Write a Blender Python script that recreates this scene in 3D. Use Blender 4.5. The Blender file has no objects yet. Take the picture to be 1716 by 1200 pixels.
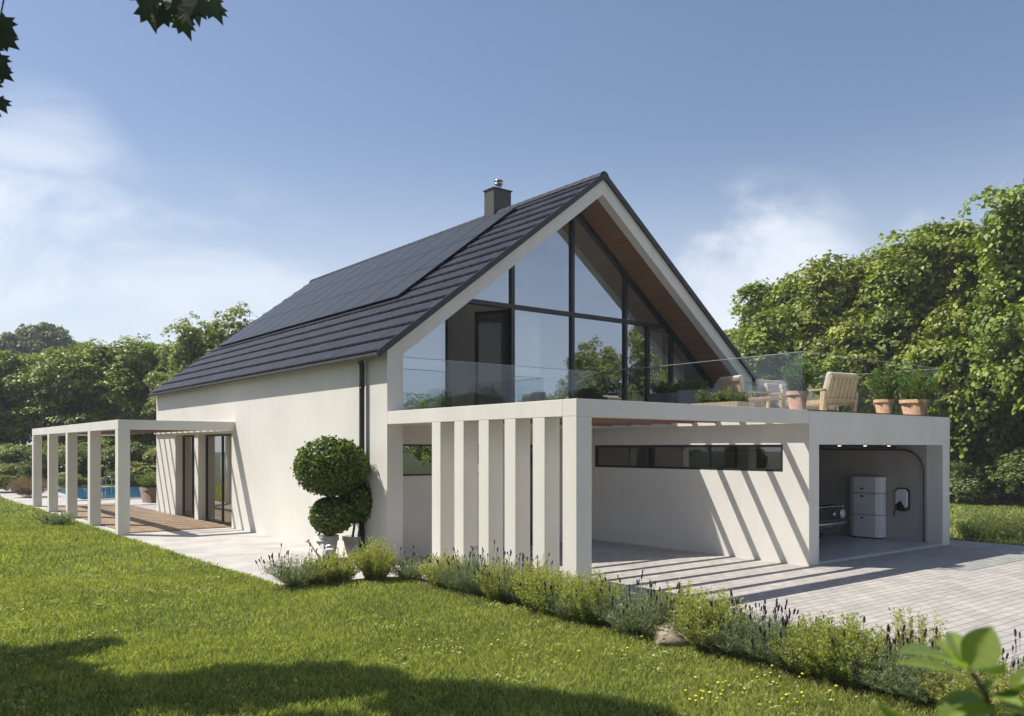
import bpy, math, random
import numpy as np
from mathutils import Vector, Matrix, Euler
PI = math.pi
S = bpy.context.scene
COL = S.collection
random.seed(7)

# ------------------------------------------------------------------ camera geometry
F, HY, CX, H = 1397.77, 750.3, 858.0, 2.2
TH = math.radians(51.946)
FW = np.array([math.cos(TH), math.sin(TH), 0.0])
RT = np.array([math.sin(TH), -math.cos(TH), 0.0])
CAM = np.array([-8.02, -8.76, 2.2])
def at(px, py, dep):
    return CAM + dep * (FW + RT * (px - CX) / F + np.array([0, 0, 1.0]) * (HY - py) / F)
def gnd(px, dep, z=0.0):
    p = at(px, HY, dep); p[2] = z; return p
def zat(py, dep):
    return 2.2 + (HY - py) * dep / F

# ------------------------------------------------------------------ scene helpers
def tag(o, label=None, cat=None, group=None, kind=None):
    if label: o['label'] = label
    if cat: o['category'] = cat
    if group: o['group'] = group
    if kind: o['kind'] = kind
    return o
def empty(name, loc, rz=0, label=None, cat=None, group=None):
    o = bpy.data.objects.new(name, None); COL.objects.link(o)
    o.location = Vector([float(v) for v in loc]); o.rotation_euler = (0, 0, rz); o.empty_display_size = 0.2
    return tag(o, label, cat, group)
def copy_tree(o, parent=None):
    c = o.copy(); COL.objects.link(c)
    if parent: c.parent = parent
    for ch in [k for k in o.children]:
        copy_tree(ch, c)
    return c

class MB:
    def __init__(s): s.v = []; s.f = []; s.sm = []
    def add(s, vs, fs, M=None, smooth=False):
        n = len(s.v)
        for v in vs:
            v = Vector(v)
            s.v.append(tuple(M @ v) if M else tuple(v))
        for f in fs:
            s.f.append([n + i for i in f]); s.sm.append(smooth)
        return s
    def box(s, x0, x1, y0, y1, z0, z1, M=None):
        v = [(x, y, z) for z in (z0, z1) for y in (y0, y1) for x in (x0, x1)]
        return s.add(v, [(0, 2, 3, 1), (4, 5, 7, 6), (0, 1, 5, 4), (2, 6, 7, 3), (0, 4, 6, 2), (1, 3, 7, 5)], M)
    def lathe(s, prof, n=24, M=None, cap=True):
        vs = []; fs = []
        for r, z in prof:
            for i in range(n):
                a = 2 * PI * i / n; vs.append((r * math.cos(a), r * math.sin(a), z))
        for k in range(len(prof) - 1):
            for i in range(n):
                j = (i + 1) % n
                fs.append((k * n + i, k * n + j, (k + 1) * n + j, (k + 1) * n + i))
        if cap:
            fs.append(tuple(reversed(range(n)))); fs.append(tuple((len(prof) - 1) * n + i for i in range(n)))
        return s.add(vs, fs, M, True)
    def tube(s, pts, rad, n=8):
        pts = [Vector([float(c) for c in p]) for p in pts]
        if not isinstance(rad, (list, tuple)): rad = [rad] * len(pts)
        vs = []; fs = []
        ref = Vector((0.13, 0.31, 0.94)).normalized()
        for i, p in enumerate(pts):
            d = (pts[min(i + 1, len(pts) - 1)] - pts[max(i - 1, 0)]).normalized()
            if abs(d.dot(ref)) > .95: r2 = Vector((1, 0, 0))
            else: r2 = ref
            a = d.cross(r2).normalized(); b = d.cross(a)
            for k in range(n):
                t = 2 * PI * k / n
                vs.append(tuple(p + rad[i] * (math.cos(t) * a + math.sin(t) * b)))
        for i in range(len(pts) - 1):
            for k in range(n):
                j = (k + 1) % n
                fs.append((i * n + k, i * n + j, (i + 1) * n + j, (i + 1) * n + k))
        fs.append(tuple(range(n))); fs.append(tuple((len(pts) - 1) * n + k for k in reversed(range(n))))
        return s.add(vs, fs, None, True)
    def prism_xz(s, pts, y0, y1, M=None):
        n = len(pts)
        v = [(x, y0, z) for x, z in pts] + [(x, y1, z) for x, z in pts]
        f = [tuple(range(n)), tuple(reversed(range(n, 2 * n)))]
        for i in range(n):
            j = (i + 1) % n; f.append((i, i + n, j + n, j))
        return s.add(v, f, M)
    def prism_yz(s, pts, x0, x1, M=None):
        n = len(pts)
        v = [(x0, y, z) for y, z in pts] + [(x1, y, z) for y, z in pts]
        f = [tuple(reversed(range(n))), tuple(range(n, 2 * n))]
        for i in range(n):
            j = (i + 1) % n; f.append((i, j, j + n, i + n))
        return s.add(v, f, M)
    def build(s, name, m, parent=None, bevel=0, loc=None):
        me = bpy.data.meshes.new(name); me.from_pydata(s.v, [], s.f); me.update()
        me.polygons.foreach_set('use_smooth', s.sm)
        me.materials.append(m)
        o = bpy.data.objects.new(name, me); COL.objects.link(o)
        if parent: o.parent = parent
        if loc: o.location = loc
        if bevel:
            b = o.modifiers.new('b', 'BEVEL'); b.width = bevel; b.segments = 2; b.limit_method = 'ANGLE'; b.angle_limit = math.radians(40)
        return o

def wall_grid(axis, a0, a1, us, zs, holes):
    """wall with openings, one clean mesh. axis 'x': wall lies in plane of constant x (thickness a0..a1), u = y; axis 'y' likewise."""
    m = MB(); nu, nz = len(us) - 1, len(zs) - 1
    full = lambda i, j: 0 <= i < nu and 0 <= j < nz and (i, j) not in holes
    def pt(a, u, z): return (a, u, z) if axis == 'x' else (u, a, z)
    def quad(p, flip=False): m.add(p, [(3, 2, 1, 0) if flip else (0, 1, 2, 3)])
    for i in range(nu):
        for j in range(nz):
            if not full(i, j): continue
            u0, u1, z0, z1 = us[i], us[i + 1], zs[j], zs[j + 1]
            fl = axis == 'x'
            quad([pt(a0, u0, z0), pt(a0, u1, z0), pt(a0, u1, z1), pt(a0, u0, z1)], fl)
            quad([pt(a1, u0, z0), pt(a1, u1, z0), pt(a1, u1, z1), pt(a1, u0, z1)], not fl)
            if not full(i - 1, j): quad([pt(a0, u0, z0), pt(a1, u0, z0), pt(a1, u0, z1), pt(a0, u0, z1)], not fl)
            if not full(i + 1, j): quad([pt(a0, u1, z0), pt(a1, u1, z0), pt(a1, u1, z1), pt(a0, u1, z1)], fl)
            if not full(i, j - 1): quad([pt(a0, u0, z0), pt(a1, u0, z0), pt(a1, u1, z0), pt(a0, u1, z0)], fl)
            if not full(i, j + 1): quad([pt(a0, u0, z1), pt(a1, u0, z1), pt(a1, u1, z1), pt(a0, u1, z1)], not fl)
    return m

# ------------------------------------------------------------------ materials
MATS = {}
def nodes(name):
    m = bpy.data.materials.new(name); m.use_nodes = True
    nt = m.node_tree; nt.nodes.clear()
    out = nt.nodes.new('ShaderNodeOutputMaterial')
    MATS[name] = m
    return m, nt, out
def N(nt, t, **kw):
    n = nt.nodes.new(t)
    for k, v in kw.items():
        if k.startswith('_'): setattr(n, k[1:], v)
        else: n.inputs[k.replace('__', ' ')].default_value = v
    return n
def rgba(c): return (c[0], c[1], c[2], 1)
def basic(name, col, rough=.6, var=.08, scale=3.0, bump=0.0, bscale=60, metal=0, spec=.5, col2=None, coat=0, stain=0):
    m, nt, out = nodes(name); L = nt.links.new
    b = N(nt, 'ShaderNodeBsdfPrincipled', Roughness=rough, Metallic=metal)
    b.inputs['Specular IOR Level'].default_value = spec
    if coat: b.inputs['Coat Weight'].default_value = coat
    tc = N(nt, 'ShaderNodeTexCoord')
    n1 = N(nt, 'ShaderNodeTexNoise', Scale=scale, Detail=6.0, Roughness=.6); L(tc.outputs['Object'], n1.inputs['Vector'])
    cr = N(nt, 'ShaderNodeMix', _data_type='RGBA')
    c2 = col2 if col2 else tuple(max(0, c * (1 - 2 * var)) for c in col)
    cr.inputs['A'].default_value = rgba(tuple(min(1, c * (1 + var)) for c in col)); cr.inputs['B'].default_value = rgba(c2)
    mr = N(nt, 'ShaderNodeMapRange'); mr.inputs['From Min'].default_value = .35; mr.inputs['From Max'].default_value = .65
    L(n1.outputs['Fac'], mr.inputs['Value']); L(mr.outputs['Result'], cr.inputs['Factor'])
    L(cr.outputs['Result'], b.inputs['Base Color'])
    if stain:
        mp = N(nt, 'ShaderNodeMapping'); mp.inputs['Scale'].default_value = (2.2, 2.2, .16); L(tc.outputs['Object'], mp.inputs['Vector'])
        n3 = N(nt, 'ShaderNodeTexNoise', Scale=2.0, Detail=7.0, Roughness=.65); L(mp.outputs['Vector'], n3.inputs['Vector'])
        m3 = N(nt, 'ShaderNodeMapRange'); m3.inputs['From Min'].default_value = .3; m3.inputs['From Max'].default_value = .62; m3.inputs['To Min'].default_value = 1 - stain; m3.inputs['To Max'].default_value = 1.0
        L(n3.outputs['Fac'], m3.inputs['Value'])
        mm = N(nt, 'ShaderNodeMix', _data_type='RGBA', _blend_type='MULTIPLY'); mm.inputs['Factor'].default_value = 1
        L(cr.outputs['Result'], mm.inputs['A']); L(m3.outputs['Result'], mm.inputs['B']); L(mm.outputs['Result'], b.inputs['Base Color'])
    if bump:
        n2 = N(nt, 'ShaderNodeTexNoise', Scale=float(bscale), Detail=4.0); L(tc.outputs['Object'], n2.inputs['Vector'])
        bp = N(nt, 'ShaderNodeBump', Strength=bump, Distance=.01); L(n2.outputs['Fac'], bp.inputs['Height']); L(bp.outputs['Normal'], b.inputs['Normal'])
    L(b.outputs['BSDF'], out.inputs['Surface'])
    return m
def wood(name, c1, c2, axis=1, scale=6, rough=.55):
    m, nt, out = nodes(name); L = nt.links.new
    b = N(nt, 'ShaderNodeBsdfPrincipled', Roughness=rough)
    tc = N(nt, 'ShaderNodeTexCoord'); mp = N(nt, 'ShaderNodeMapping')
    sc = [scale * 3, scale * 3, scale * 3]; sc[axis] = scale * .15; mp.inputs['Scale'].default_value = sc
    L(tc.outputs['Object'], mp.inputs['Vector'])
    n1 = N(nt, 'ShaderNodeTexNoise', Scale=1.0, Detail=8.0, Roughness=.65); L(mp.outputs['Vector'], n1.inputs['Vector'])
    cr = N(nt, 'ShaderNodeValToRGB'); e = cr.color_ramp.elements
    e[0].position = .3; e[0].color = rgba(c1); e[1].position = .7; e[1].color = rgba(c2)
    L(n1.outputs['Fac'], cr.inputs['Fac']); L(cr.outputs['Color'], b.inputs['Base Color']); L(b.outputs['BSDF'], out.inputs['Surface'])
    return m
def leafmat(name, dark, light, trans=.35, rough=.5, tcol=None):
    m, nt, out = nodes(name); L = nt.links.new
    at_ = N(nt, 'ShaderNodeAttribute', _attribute_name='tint')
    oi = N(nt, 'ShaderNodeObjectInfo')
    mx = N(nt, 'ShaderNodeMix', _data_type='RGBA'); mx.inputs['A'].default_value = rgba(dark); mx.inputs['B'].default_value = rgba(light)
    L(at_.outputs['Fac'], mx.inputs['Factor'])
    hv = N(nt, 'ShaderNodeHueSaturation'); L(mx.outputs['Result'], hv.inputs['Color'])
    mr = N(nt, 'ShaderNodeMapRange'); mr.inputs['To Min'].default_value = .485; mr.inputs['To Max'].default_value = .515
    L(oi.outputs['Random'], mr.inputs['Value']); L(mr.outputs['Result'], hv.inputs['Hue'])
    b = N(nt, 'ShaderNodeBsdfPrincipled', Roughness=rough); b.inputs['Specular IOR Level'].default_value = .35
    L(hv.outputs['Color'], b.inputs['Base Color'])
    t = N(nt, 'ShaderNodeBsdfTranslucent')
    tm = N(nt, 'ShaderNodeMix', _data_type='RGBA', _blend_type='MULTIPLY'); tm.inputs['Factor'].default_value = 1
    L(hv.outputs['Color'], tm.inputs['A']); tm.inputs['B'].default_value = rgba(tcol or (1.3, 1.45, .5)); L(tm.outputs['Result'], t.inputs['Color'])
    ms = N(nt, 'ShaderNodeMixShader', Fac=trans); L(b.outputs['BSDF'], ms.inputs[1]); L(t.outputs['BSDF'], ms.inputs[2])
    L(ms.outputs['Shader'], out.inputs['Surface'])
    return m
def glassmat(name, base, tint, gcol=(1, 1, 1), ior=1.5, rough=0.0):
    m, nt, out = nodes(name); L = nt.links.new
    fr = N(nt, 'ShaderNodeFresnel', IOR=ior)
    mr = N(nt, 'ShaderNodeMapRange'); mr.inputs['To Min'].default_value = base; mr.inputs['To Max'].default_value = 1
    L(fr.outputs['Fac'], mr.inputs['Value'])
    ge = N(nt, 'ShaderNodeNewGeometry'); bf = N(nt, 'ShaderNodeMath', _operation='SUBTRACT'); bf.inputs[0].default_value = 1; L(ge.outputs['Backfacing'], bf.inputs[1])
    fm_ = N(nt, 'ShaderNodeMath', _operation='MULTIPLY'); L(bf.outputs[0], fm_.inputs[0]); L(mr.outputs['Result'], fm_.inputs[1])
    g = N(nt, 'ShaderNodeBsdfGlossy', Roughness=rough); g.inputs['Color'].default_value = rgba(gcol)
    t = N(nt, 'ShaderNodeBsdfTransparent'); t.inputs['Color'].default_value = rgba(tuple(math.sqrt(c) for c in tint))
    ms = N(nt, 'ShaderNodeMixShader'); L(fm_.outputs[0], ms.inputs['Fac']); L(t.outputs['BSDF'], ms.inputs[1]); L(g.outputs['BSDF'], ms.inputs[2])
    L(ms.outputs['Shader'], out.inputs['Surface'])
    return m

PLASTER = basic('plaster', (.72, .695, .64), .85, .03, .7, .2, 70, stain=.045)
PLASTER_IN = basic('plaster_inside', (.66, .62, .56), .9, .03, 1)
CONCRETE = basic('terrace_concrete', (.44, .42, .39), .8, .10, 1.4, .2, 50)
GARAGE_WALL = basic('garage_wall', (.48, .45, .42), .8, .06, 1.2, .1, 40)
GARAGE_FLOOR = basic('garage_floor', (.46, .47, .49), .35, .06, 2)
DARK_METAL = basic('dark_metal', (.016, .017, .019), .38, .1, 3)
ZINC = basic('zinc_gutter', (.10, .095, .09), .42, .1, 4, metal=.4)
TILE = basic('roof_tile', (.015, .019, .033), .58, .3, 2.5, .25, 120, col2=(.008, .010, .019), spec=.14)
SOLAR = basic('solar_glass', (.006, .013, .024), .45, .15, 2, spec=.22)
CHIM = basic('chimney_metal', (.07, .066, .05), .5, .08, 2)
STEEL = basic('steel', (.45, .46, .48), .25, .08, 6, metal=1)
WHITE = basic('white_enamel', (.82, .83, .84), .35, .02, 3)
TERRA = basic('terracotta', (.50, .27, .17), .8, .14, 9, .3, 60)
CANVAS = basic('cream_fabric', (.62, .57, .47), .95, .06, 12, .2, 200)
PATTERN = basic('floral_fabric', (.75, .70, .68), .95, .1, 34, col2=(.30, .17, .15))
CURTAIN = basic('curtain_fabric', (.62, .62, .63), .9, .04, 5)
GREYPOT = basic('grey_planter', (.14, .14, .135), .75, .1, 5, .2, 60)
CEMPOT = basic('cement_pot', (.58, .56, .52), .85, .14, 9, .3, 60)
SOIL = basic('soil', (.035, .026, .018), 1, .2, 20)
STONE = basic('garden_stone', (.36, .30, .22), .9, .2, 7, .5, 30)
BLACKPAINT = basic('black_paint', (.022, .022, .024), .2, .05, 3, coat=.8)
RUBBER = basic('rubber', (.02, .02, .02), .8, .1, 9)
CHROME = basic('chrome', (.7, .7, .7), .12, .03, 3, metal=1)
SOFFIT = wood('soffit_wood', (.19, .095, .05), (.29, .155, .085), 1, 4)
JOIST = wood('joist_wood', (.16, .085, .045), (.25, .14, .075), 0, 5)
DECK = wood('deck_wood', (.19, .125, .072), (.36, .26, .165), 1, 5, .65)
TEAK = wood('pale_wood', (.42, .29, .17), (.60, .45, .29), 2, 6)
BARK = wood('bark', (.045, .034, .024), (.10, .08, .06), 2, 3, .95)
BARKL = wood('pale_bark', (.12, .10, .08), (.2, .17, .14), 2, 3, .95)
FACADE = glassmat('facade_glass', .38, (.88, .88, .82), (.80, .88, 1.0))
BALC = glassmat('railing_glass', .03, (.90, .95, .97), (.9, .95, 1.0))
DARKGLASS = glassmat('dark_glass', .14, (.26, .25, .22))
EDGE = basic('glass_edge', (.34, .40, .42), .25, .03, 5)
PATIO = glassmat('patio_glass', .38, (.6, .6, .58), (.95, .95, .9))

def paver_mat():
    m, nt, out = nodes('pavers'); L = nt.links.new
    b = N(nt, 'ShaderNodeBsdfPrincipled', Roughness=.8)
    tc = N(nt, 'ShaderNodeTexCoord')
    wn = N(nt, 'ShaderNodeTexNoise', Scale=2.5, Detail=2.0); L(tc.outputs['Object'], wn.inputs['Vector'])
    va = N(nt, 'ShaderNodeVectorMath', _operation='MULTIPLY_ADD'); va.inputs[1].default_value = (.012, .012, 0); L(wn.outputs['Color'], va.inputs[0]); L(tc.outputs['Object'], va.inputs[2])
    br = N(nt, 'ShaderNodeTexBrick'); br.inputs['Scale'].default_value = 1; br.inputs['Brick Width'].default_value = .30; br.inputs['Row Height'].default_value = .15
    br.inputs['Mortar Size'].default_value = .006; br.inputs['Mortar Smooth'].default_value = .25; br.inputs['Bias'].default_value = 0
    br.inputs['Color1'].default_value = (.36, .34, .31, 1); br.inputs['Color2'].default_value = (.44, .415, .38, 1); br.inputs['Mortar'].default_value = (.15, .14, .125, 1)
    L(va.outputs['Vector'], br.inputs['Vector'])
    n1 = N(nt, 'ShaderNodeTexNoise', Scale=.8, Detail=8.0, Roughness=.7); L(tc.outputs['Object'], n1.inputs['Vector'])
    mr = N(nt, 'ShaderNodeMapRange'); mr.inputs['From Min'].default_value = .3; mr.inputs['From Max'].default_value = .7; mr.inputs['To Min'].default_value = .80; mr.inputs['To Max'].default_value = 1.12
    L(n1.outputs['Fac'], mr.inputs['Value'])
    mx = N(nt, 'ShaderNodeMix', _data_type='RGBA', _blend_type='MULTIPLY'); mx.inputs['Factor'].default_value = 1
    L(br.outputs['Color'], mx.inputs['A']); L(mr.outputs['Result'], mx.inputs['B']); L(mx.outputs['Result'], b.inputs['Base Color'])
    n2 = N(nt, 'ShaderNodeTexNoise', Scale=40.0, Detail=3.0); L(tc.outputs['Object'], n2.inputs['Vector'])
    ma = N(nt, 'ShaderNodeMath', _operation='MULTIPLY_ADD'); ma.inputs[1].default_value = -1.0
    L(br.outputs['Fac'], ma.inputs[0]); 
    m2 = N(nt, 'ShaderNodeMath', _operation='MULTIPLY'); m2.inputs[1].default_value = .25; L(n2.outputs['Fac'], m2.inputs[0]); L(m2.outputs[0], ma.inputs[2])
    bp = N(nt, 'ShaderNodeBump', Strength=.8, Distance=.012); L(ma.outputs[0], bp.inputs['Height']); L(bp.outputs['Normal'], b.inputs['Normal'])
    L(b.outputs['BSDF'], out.inputs['Surface'])
    return m
PAVERS = paver_mat()
def soil_ground():
    return basic('lawn_soil', (.052, .070, .020), .95, .3, 1.3, .6, 12, col2=(.030, .045, .012))
LAWN = soil_ground()
def watermat():
    m, nt, out = nodes('pool_water'); L = nt.links.new
    b = N(nt, 'ShaderNodeBsdfPrincipled', Roughness=.06); b.inputs['Base Color'].default_value = (.02, .16, .30, 1); b.inputs['IOR'].default_value = 1.33
    tc = N(nt, 'ShaderNodeTexCoord'); n2 = N(nt, 'ShaderNodeTexNoise', Scale=2.2, Detail=3.0); L(tc.outputs['Object'], n2.inputs['Vector'])
    bp = N(nt, 'ShaderNodeBump', Strength=.12, Distance=.1); L(n2.outputs['Fac'], bp.inputs['Height']); L(bp.outputs['Normal'], b.inputs['Normal'])
    L(b.outputs['BSDF'], out.inputs['Surface']); return m
WATER = watermat()
GRASS = leafmat('grass_blade', (.12, .155, .035), (.52, .53, .19), .40, .5)
MAPLE = leafmat('maple_leaf', (.06, .095, .014), (.38, .44, .065), .20)
MAPLE_L = leafmat('pale_maple_leaf', (.13, .16, .04), (.36, .39, .11), .34)
HAZY = leafmat('hazed_far_leaf', (.10, .12, .065), (.24, .26, .14), .3)  # paler leaf colour with the distance haze painted in
SHRUB = leafmat('shrub_leaf', (.08, .115, .034), (.24, .28, .10), .35)
HYDR = leafmat('pale_bloom', (.10, .15, .06), (.42, .45, .30), .25)
BOX = leafmat('box_leaf', (.035, .075, .010), (.17, .25, .035), .3, .4)
LIME = leafmat('lime_leaf', (.19, .21, .06), (.48, .48, .16), .42)
SAGE = leafmat('sage_leaf', (.11, .15, .07), (.30, .35, .20), .35, .7, (1.2, 1.3, .8))
BLOOM = basic('lavender_bloom', (.045, .030, .060), .9, .3, 90)
DRY = leafmat('dry_grass', (.16, .12, .07), (.33, .25, .15), .3, .7, (1.1, 1, .8))
YELLOW = basic('yellow_petal', (.72, .60, .03), .6, .1, 50)
DROOP = leafmat('shaded_droop_leaf', (.02, .035, .008), (.05, .075, .015), .12)  # darker than the rest of the maple: shade put into the colour
FGLEAF = leafmat('broad_leaf', (.08, .13, .03), (.42, .50, .12), .42, .4)

# ------------------------------------------------------------------ numpy foliage
def np_mesh(name, V, Fq, tint=None, m=None, parent=None, smooth=False):
    V = np.asarray(V, np.float32); Fq = np.asarray(Fq, np.int32); k = Fq.shape[1]
    me = bpy.data.meshes.new(name)
    me.vertices.add(len(V)); me.vertices.foreach_set('co', V.ravel())
    me.loops.add(Fq.size); me.loops.foreach_set('vertex_index', Fq.ravel())
    me.polygons.add(len(Fq)); me.polygons.foreach_set('loop_start', np.arange(0, Fq.size, k, dtype=np.int32)); me.polygons.foreach_set('loop_total', np.full(len(Fq), k, np.int32))
    me.update(calc_edges=True)
    if smooth: me.polygons.foreach_set('use_smooth', [True] * len(Fq))
    if tint is not None:
        a = me.attributes.new('tint', 'FLOAT', 'POINT'); a.data.foreach_set('value', np.asarray(tint, np.float32))
    if m: me.materials.append(m)
    o = bpy.data.objects.new(name, me); COL.objects.link(o)
    if parent: o.parent = parent
    return o
def unit(a): return a / np.maximum(np.linalg.norm(a, axis=-1, keepdims=True), 1e-9)
def leaf_cards(rng, C, Nn, size, aspect=.7, fold=.12, axis=None):
    n = len(C); Nn = unit(Nn)
    r = rng.normal(size=(n, 3)) if axis is None else axis
    T = unit(r - (r * Nn).sum(1, keepdims=True) * Nn); B = np.cross(Nn, T)
    s = np.asarray(size).reshape(-1, 1) * np.ones((n, 1))
    w = s * aspect * .5
    V = np.stack([C - T * s * .5, C + B * w + Nn * s * fold - T * s * .03, C + T * s * .5 - Nn * s * .05, C - B * w + Nn * s * fold - T * s * .03], 1).reshape(-1, 3)
    Fq = np.arange(4 * n).reshape(n, 4)
    return V, Fq
def join(parts):
    V = []; Fq = []; T = []; o = 0
    for v, f, t in parts:
        V.append(v); Fq.append(f + o); T.append(t); o += len(v)
    return np.concatenate(V), np.concatenate(Fq), np.concatenate(T)
def crown(seed, R, cz, nl, nc, nleaf, size, rc=.45, fill=.25, lobe=.42):
    """crown of leaf clumps: umbrella-shaped tufts on overlapping lobes"""
    rng = np.random.default_rng(seed)
    R = np.array(R, float)
    d = unit(rng.normal(size=(nl, 3))); d[:, 2] = np.where(d[:, 2] < -.55, -d[:, 2], d[:, 2])
    lc = d * R * (rng.uniform(.2, 1, (nl, 1)) ** .5 * .80); lr = R.min() * (lobe if nl < 35 else lobe * .56) * rng.uniform(.7, 1.3, nl)
    idx = np.repeat(np.arange(nl), nc)
    cd = unit(rng.normal(size=(nl * nc, 3)) + unit(lc)[idx] * .9 + np.array([0, 0, .35]))
    tree_ = nl >= 35
    cc = lc[idx] + cd * (lr[idx] * rng.uniform(.65, 1.45 if tree_ else 1.08, nl * nc))[:, None] * np.array([1, 1, 1.0 if tree_ else .92])
    cn = unit(cd * (.75 if tree_ else 1) + np.array([0, 0, 1.0]) + rng.normal(size=cd.shape) * .28)
    ctint = rng.uniform(0, .6, len(cc))
    i2 = np.repeat(np.arange(len(cc)), nleaf)
    n = len(i2); nn = cn[i2]
    t = rng.normal(size=(n, 3)); t = unit(t - (t * nn).sum(1, keepdims=True) * nn)
    rho = np.sqrt(rng.uniform(0, 1, n))[:, None]
    rcs = rc * rng.uniform(.6, 1.3, len(cc))[i2][:, None]
    P = cc[i2] + t * rho * rcs - nn * rho ** 2 * rcs * (.38 if tree_ else .55) + rng.normal(size=(n, 3)) * rc * .16
    ln = unit(nn + t * rho * (.45 if tree_ else .9) + rng.normal(size=(n, 3)) * .38)
    sz = size * rng.uniform(.5, 1.25, n)
    V, Fq = leaf_cards(rng, P, ln, sz, .8)
    tint = np.clip(np.repeat(ctint[i2] + rng.uniform(0, .4, n), 4), 0, 1)
    parts = [(V, Fq, tint)]
    m = int(n * fill)
    if m:
        j = rng.integers(0, nl, m)
        Pf = lc[j] + unit(rng.normal(size=(m, 3))) * (lr[j] * rng.uniform(.2, .85, m))[:, None]
        Vf, Ff = leaf_cards(rng, Pf, rng.normal(size=(m, 3)), size * 1.5 * rng.uniform(.7, 1.3, m), .9)
        parts.append((Vf, Ff, np.repeat(rng.uniform(0, .5, m), 4)))
    V, Fq, T = join(parts); V = V + np.array([0, 0, cz])
    return V, Fq, T, lc + np.array([0, 0, cz]), lr
def tree_proto(seed, R, height, nl, nc, nleaf, size, rc, mat, bark=None, trunk_r=.22, name='maple_tree', fill=.25):
    cz = height - R[2] * .98
    V, Fq, T, lc, lr = crown(seed, R, cz, nl, nc, nleaf, size, rc, fill)
    e = empty(name, (0, 0, 0))
    np_mesh('crown', V, Fq, T, mat, e)
    rnd = random.Random(seed); tb = MB()
    top = Vector((rnd.uniform(-.3, .3), rnd.uniform(-.3, .3), cz + R[2] * .2))
    pts = [Vector((0, 0, -.1)), Vector((.03, .02, .3)), top * .35 + Vector((rnd.uniform(-.15, .15), rnd.uniform(-.15, .15), 0)), top * .7, top]
    tb.tube(pts, [trunk_r * 1.5, trunk_r, trunk_r * .8, trunk_r * .55, trunk_r * .2], 10)
    for k in range(min(len(lc), 14)):
        a = top * rnd.uniform(.35, .85); b = Vector(lc[k]); mid = (a + b) / 2 + Vector((0, 0, -.25))
        tb.tube([a, mid, b], [trunk_r * .4, trunk_r * .25, trunk_r * .08], 6)
    tb.build('trunk', bark or BARK, e)
    e['h0'] = height; e['w0'] = R[0]
    return e

USED = set()
def place(proto, loc, height, width=None, rz=None, label=None, cat='tree', group=None):
    o = proto if proto.name not in USED else copy_tree(proto)
    USED.add(o.name); USED.add(proto.name)
    h0, w0 = proto['h0'], proto['w0']
    sz = height / h0; sx = sz if width is None else width / w0
    o.location = Vector([float(v) for v in loc]); o.scale = (sx, sx, sz)
    o.rotation_euler = (0, 0, rz if rz is not None else random.uniform(0, 6.28))
    tag(o, label, cat, group)
    return o

# ================================================================== SETTING
def sheet(name, pts, z, m, kind='structure'):
    mb = MB(); mb.add([(x, y, z) for x, y in pts], [tuple(range(len(pts)))])
    return tag(mb.build(name, m), kind=kind)
sheet('lawn', [(-400, -400), (400, -400), (400, 400), (-400, 400)], 0.0, LAWN)
sheet('driveway', [(-.9, -40), (12.5, -40), (12.5, .46), (11.42, .46), (11.42, .02), (6.10, .02), (6.10, 5.75), (0.0, 5.75), (0.0, 3.9), (-.9, 3.4)], .006, PAVERS)
sheet('terrace', [(-2.75, 3.9), (-.9, 3.4), (0.0, 3.9), (0.0, 27.6), (-2.96, 27.6), (-2.92, 13.0)], .010, CONCRETE)
sheet('pool_surround', [(-3.07, 27.6), (5.4, 27.6), (5.4, 42.5), (-.2, 43.3), (-2.3, 42.6), (-3.1, 34)], .006, CONCRETE)
sheet('back_terrace', [(0.0, 21.25), (8, 21.25), (8, 27.6), (0.0, 27.6)], .010, CONCRETE)
sheet('planting_bed', [(-1.15, -9), (-.62, -9), (-.62, 3.3), (-1.0, 3.75), (-2.8, 3.85), (-3.1, 3.4), (-1.2, 2.9)], .014, SOIL)
mb = MB(); x = -2.62
while x < -.05:
    for ys in ((14.05, 18.1), (18.106, 22.3), (22.306, 26.4)):
        mb.box(x, x + .126, ys[0], ys[1], .012, .038)
    x += .14
tag(mb.build('wooden_deck', DECK), kind='structure')
# garage floor slab
gf = MB(); gf.box(6.152, 11.088, .012, 6.9, -.05, .055); gf.box(5.83, 6.152, .35, .36, -.05, -.02)
tag(gf.build('garage_floor', GARAGE_FLOOR), kind='structure')

# ================================================================== HOUSE
YG, YF, YB = 6.42, 5.39, 21.25
XR = 11.54; XC = 5.77
house = empty('modern_house', (0, 0, 0), 0, 'white gabled house with dark tiled roof and tall glazed gable', 'house')
SL = .766
# left wall: u breaks along y
us = [YF + .002, YF + .242, 13.92, 16.78, 17.12, 19.06, YB - .3]; zs = [0, 2.6, 2.9, 4.16]
wl = wall_grid('x', 0, .35, us, zs, {(2, 0), (4, 0), (0, 2)})
wl.build('side_wall', PLASTER, house)
wr = wall_grid('x', XR - .35, XR, [YF + .24, YB - .3], [0, 4.16], set()); wr.build('side_wall', PLASTER, house)
# back gable wall
bg = MB(); bg.prism_xz([(0, 0), (XR, 0), (XR, 4.13), (XC, 4.13 + SL * XC), (0, 4.13)], YB - .3, YB); bg.build('back_wall', PLASTER, house)
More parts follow.
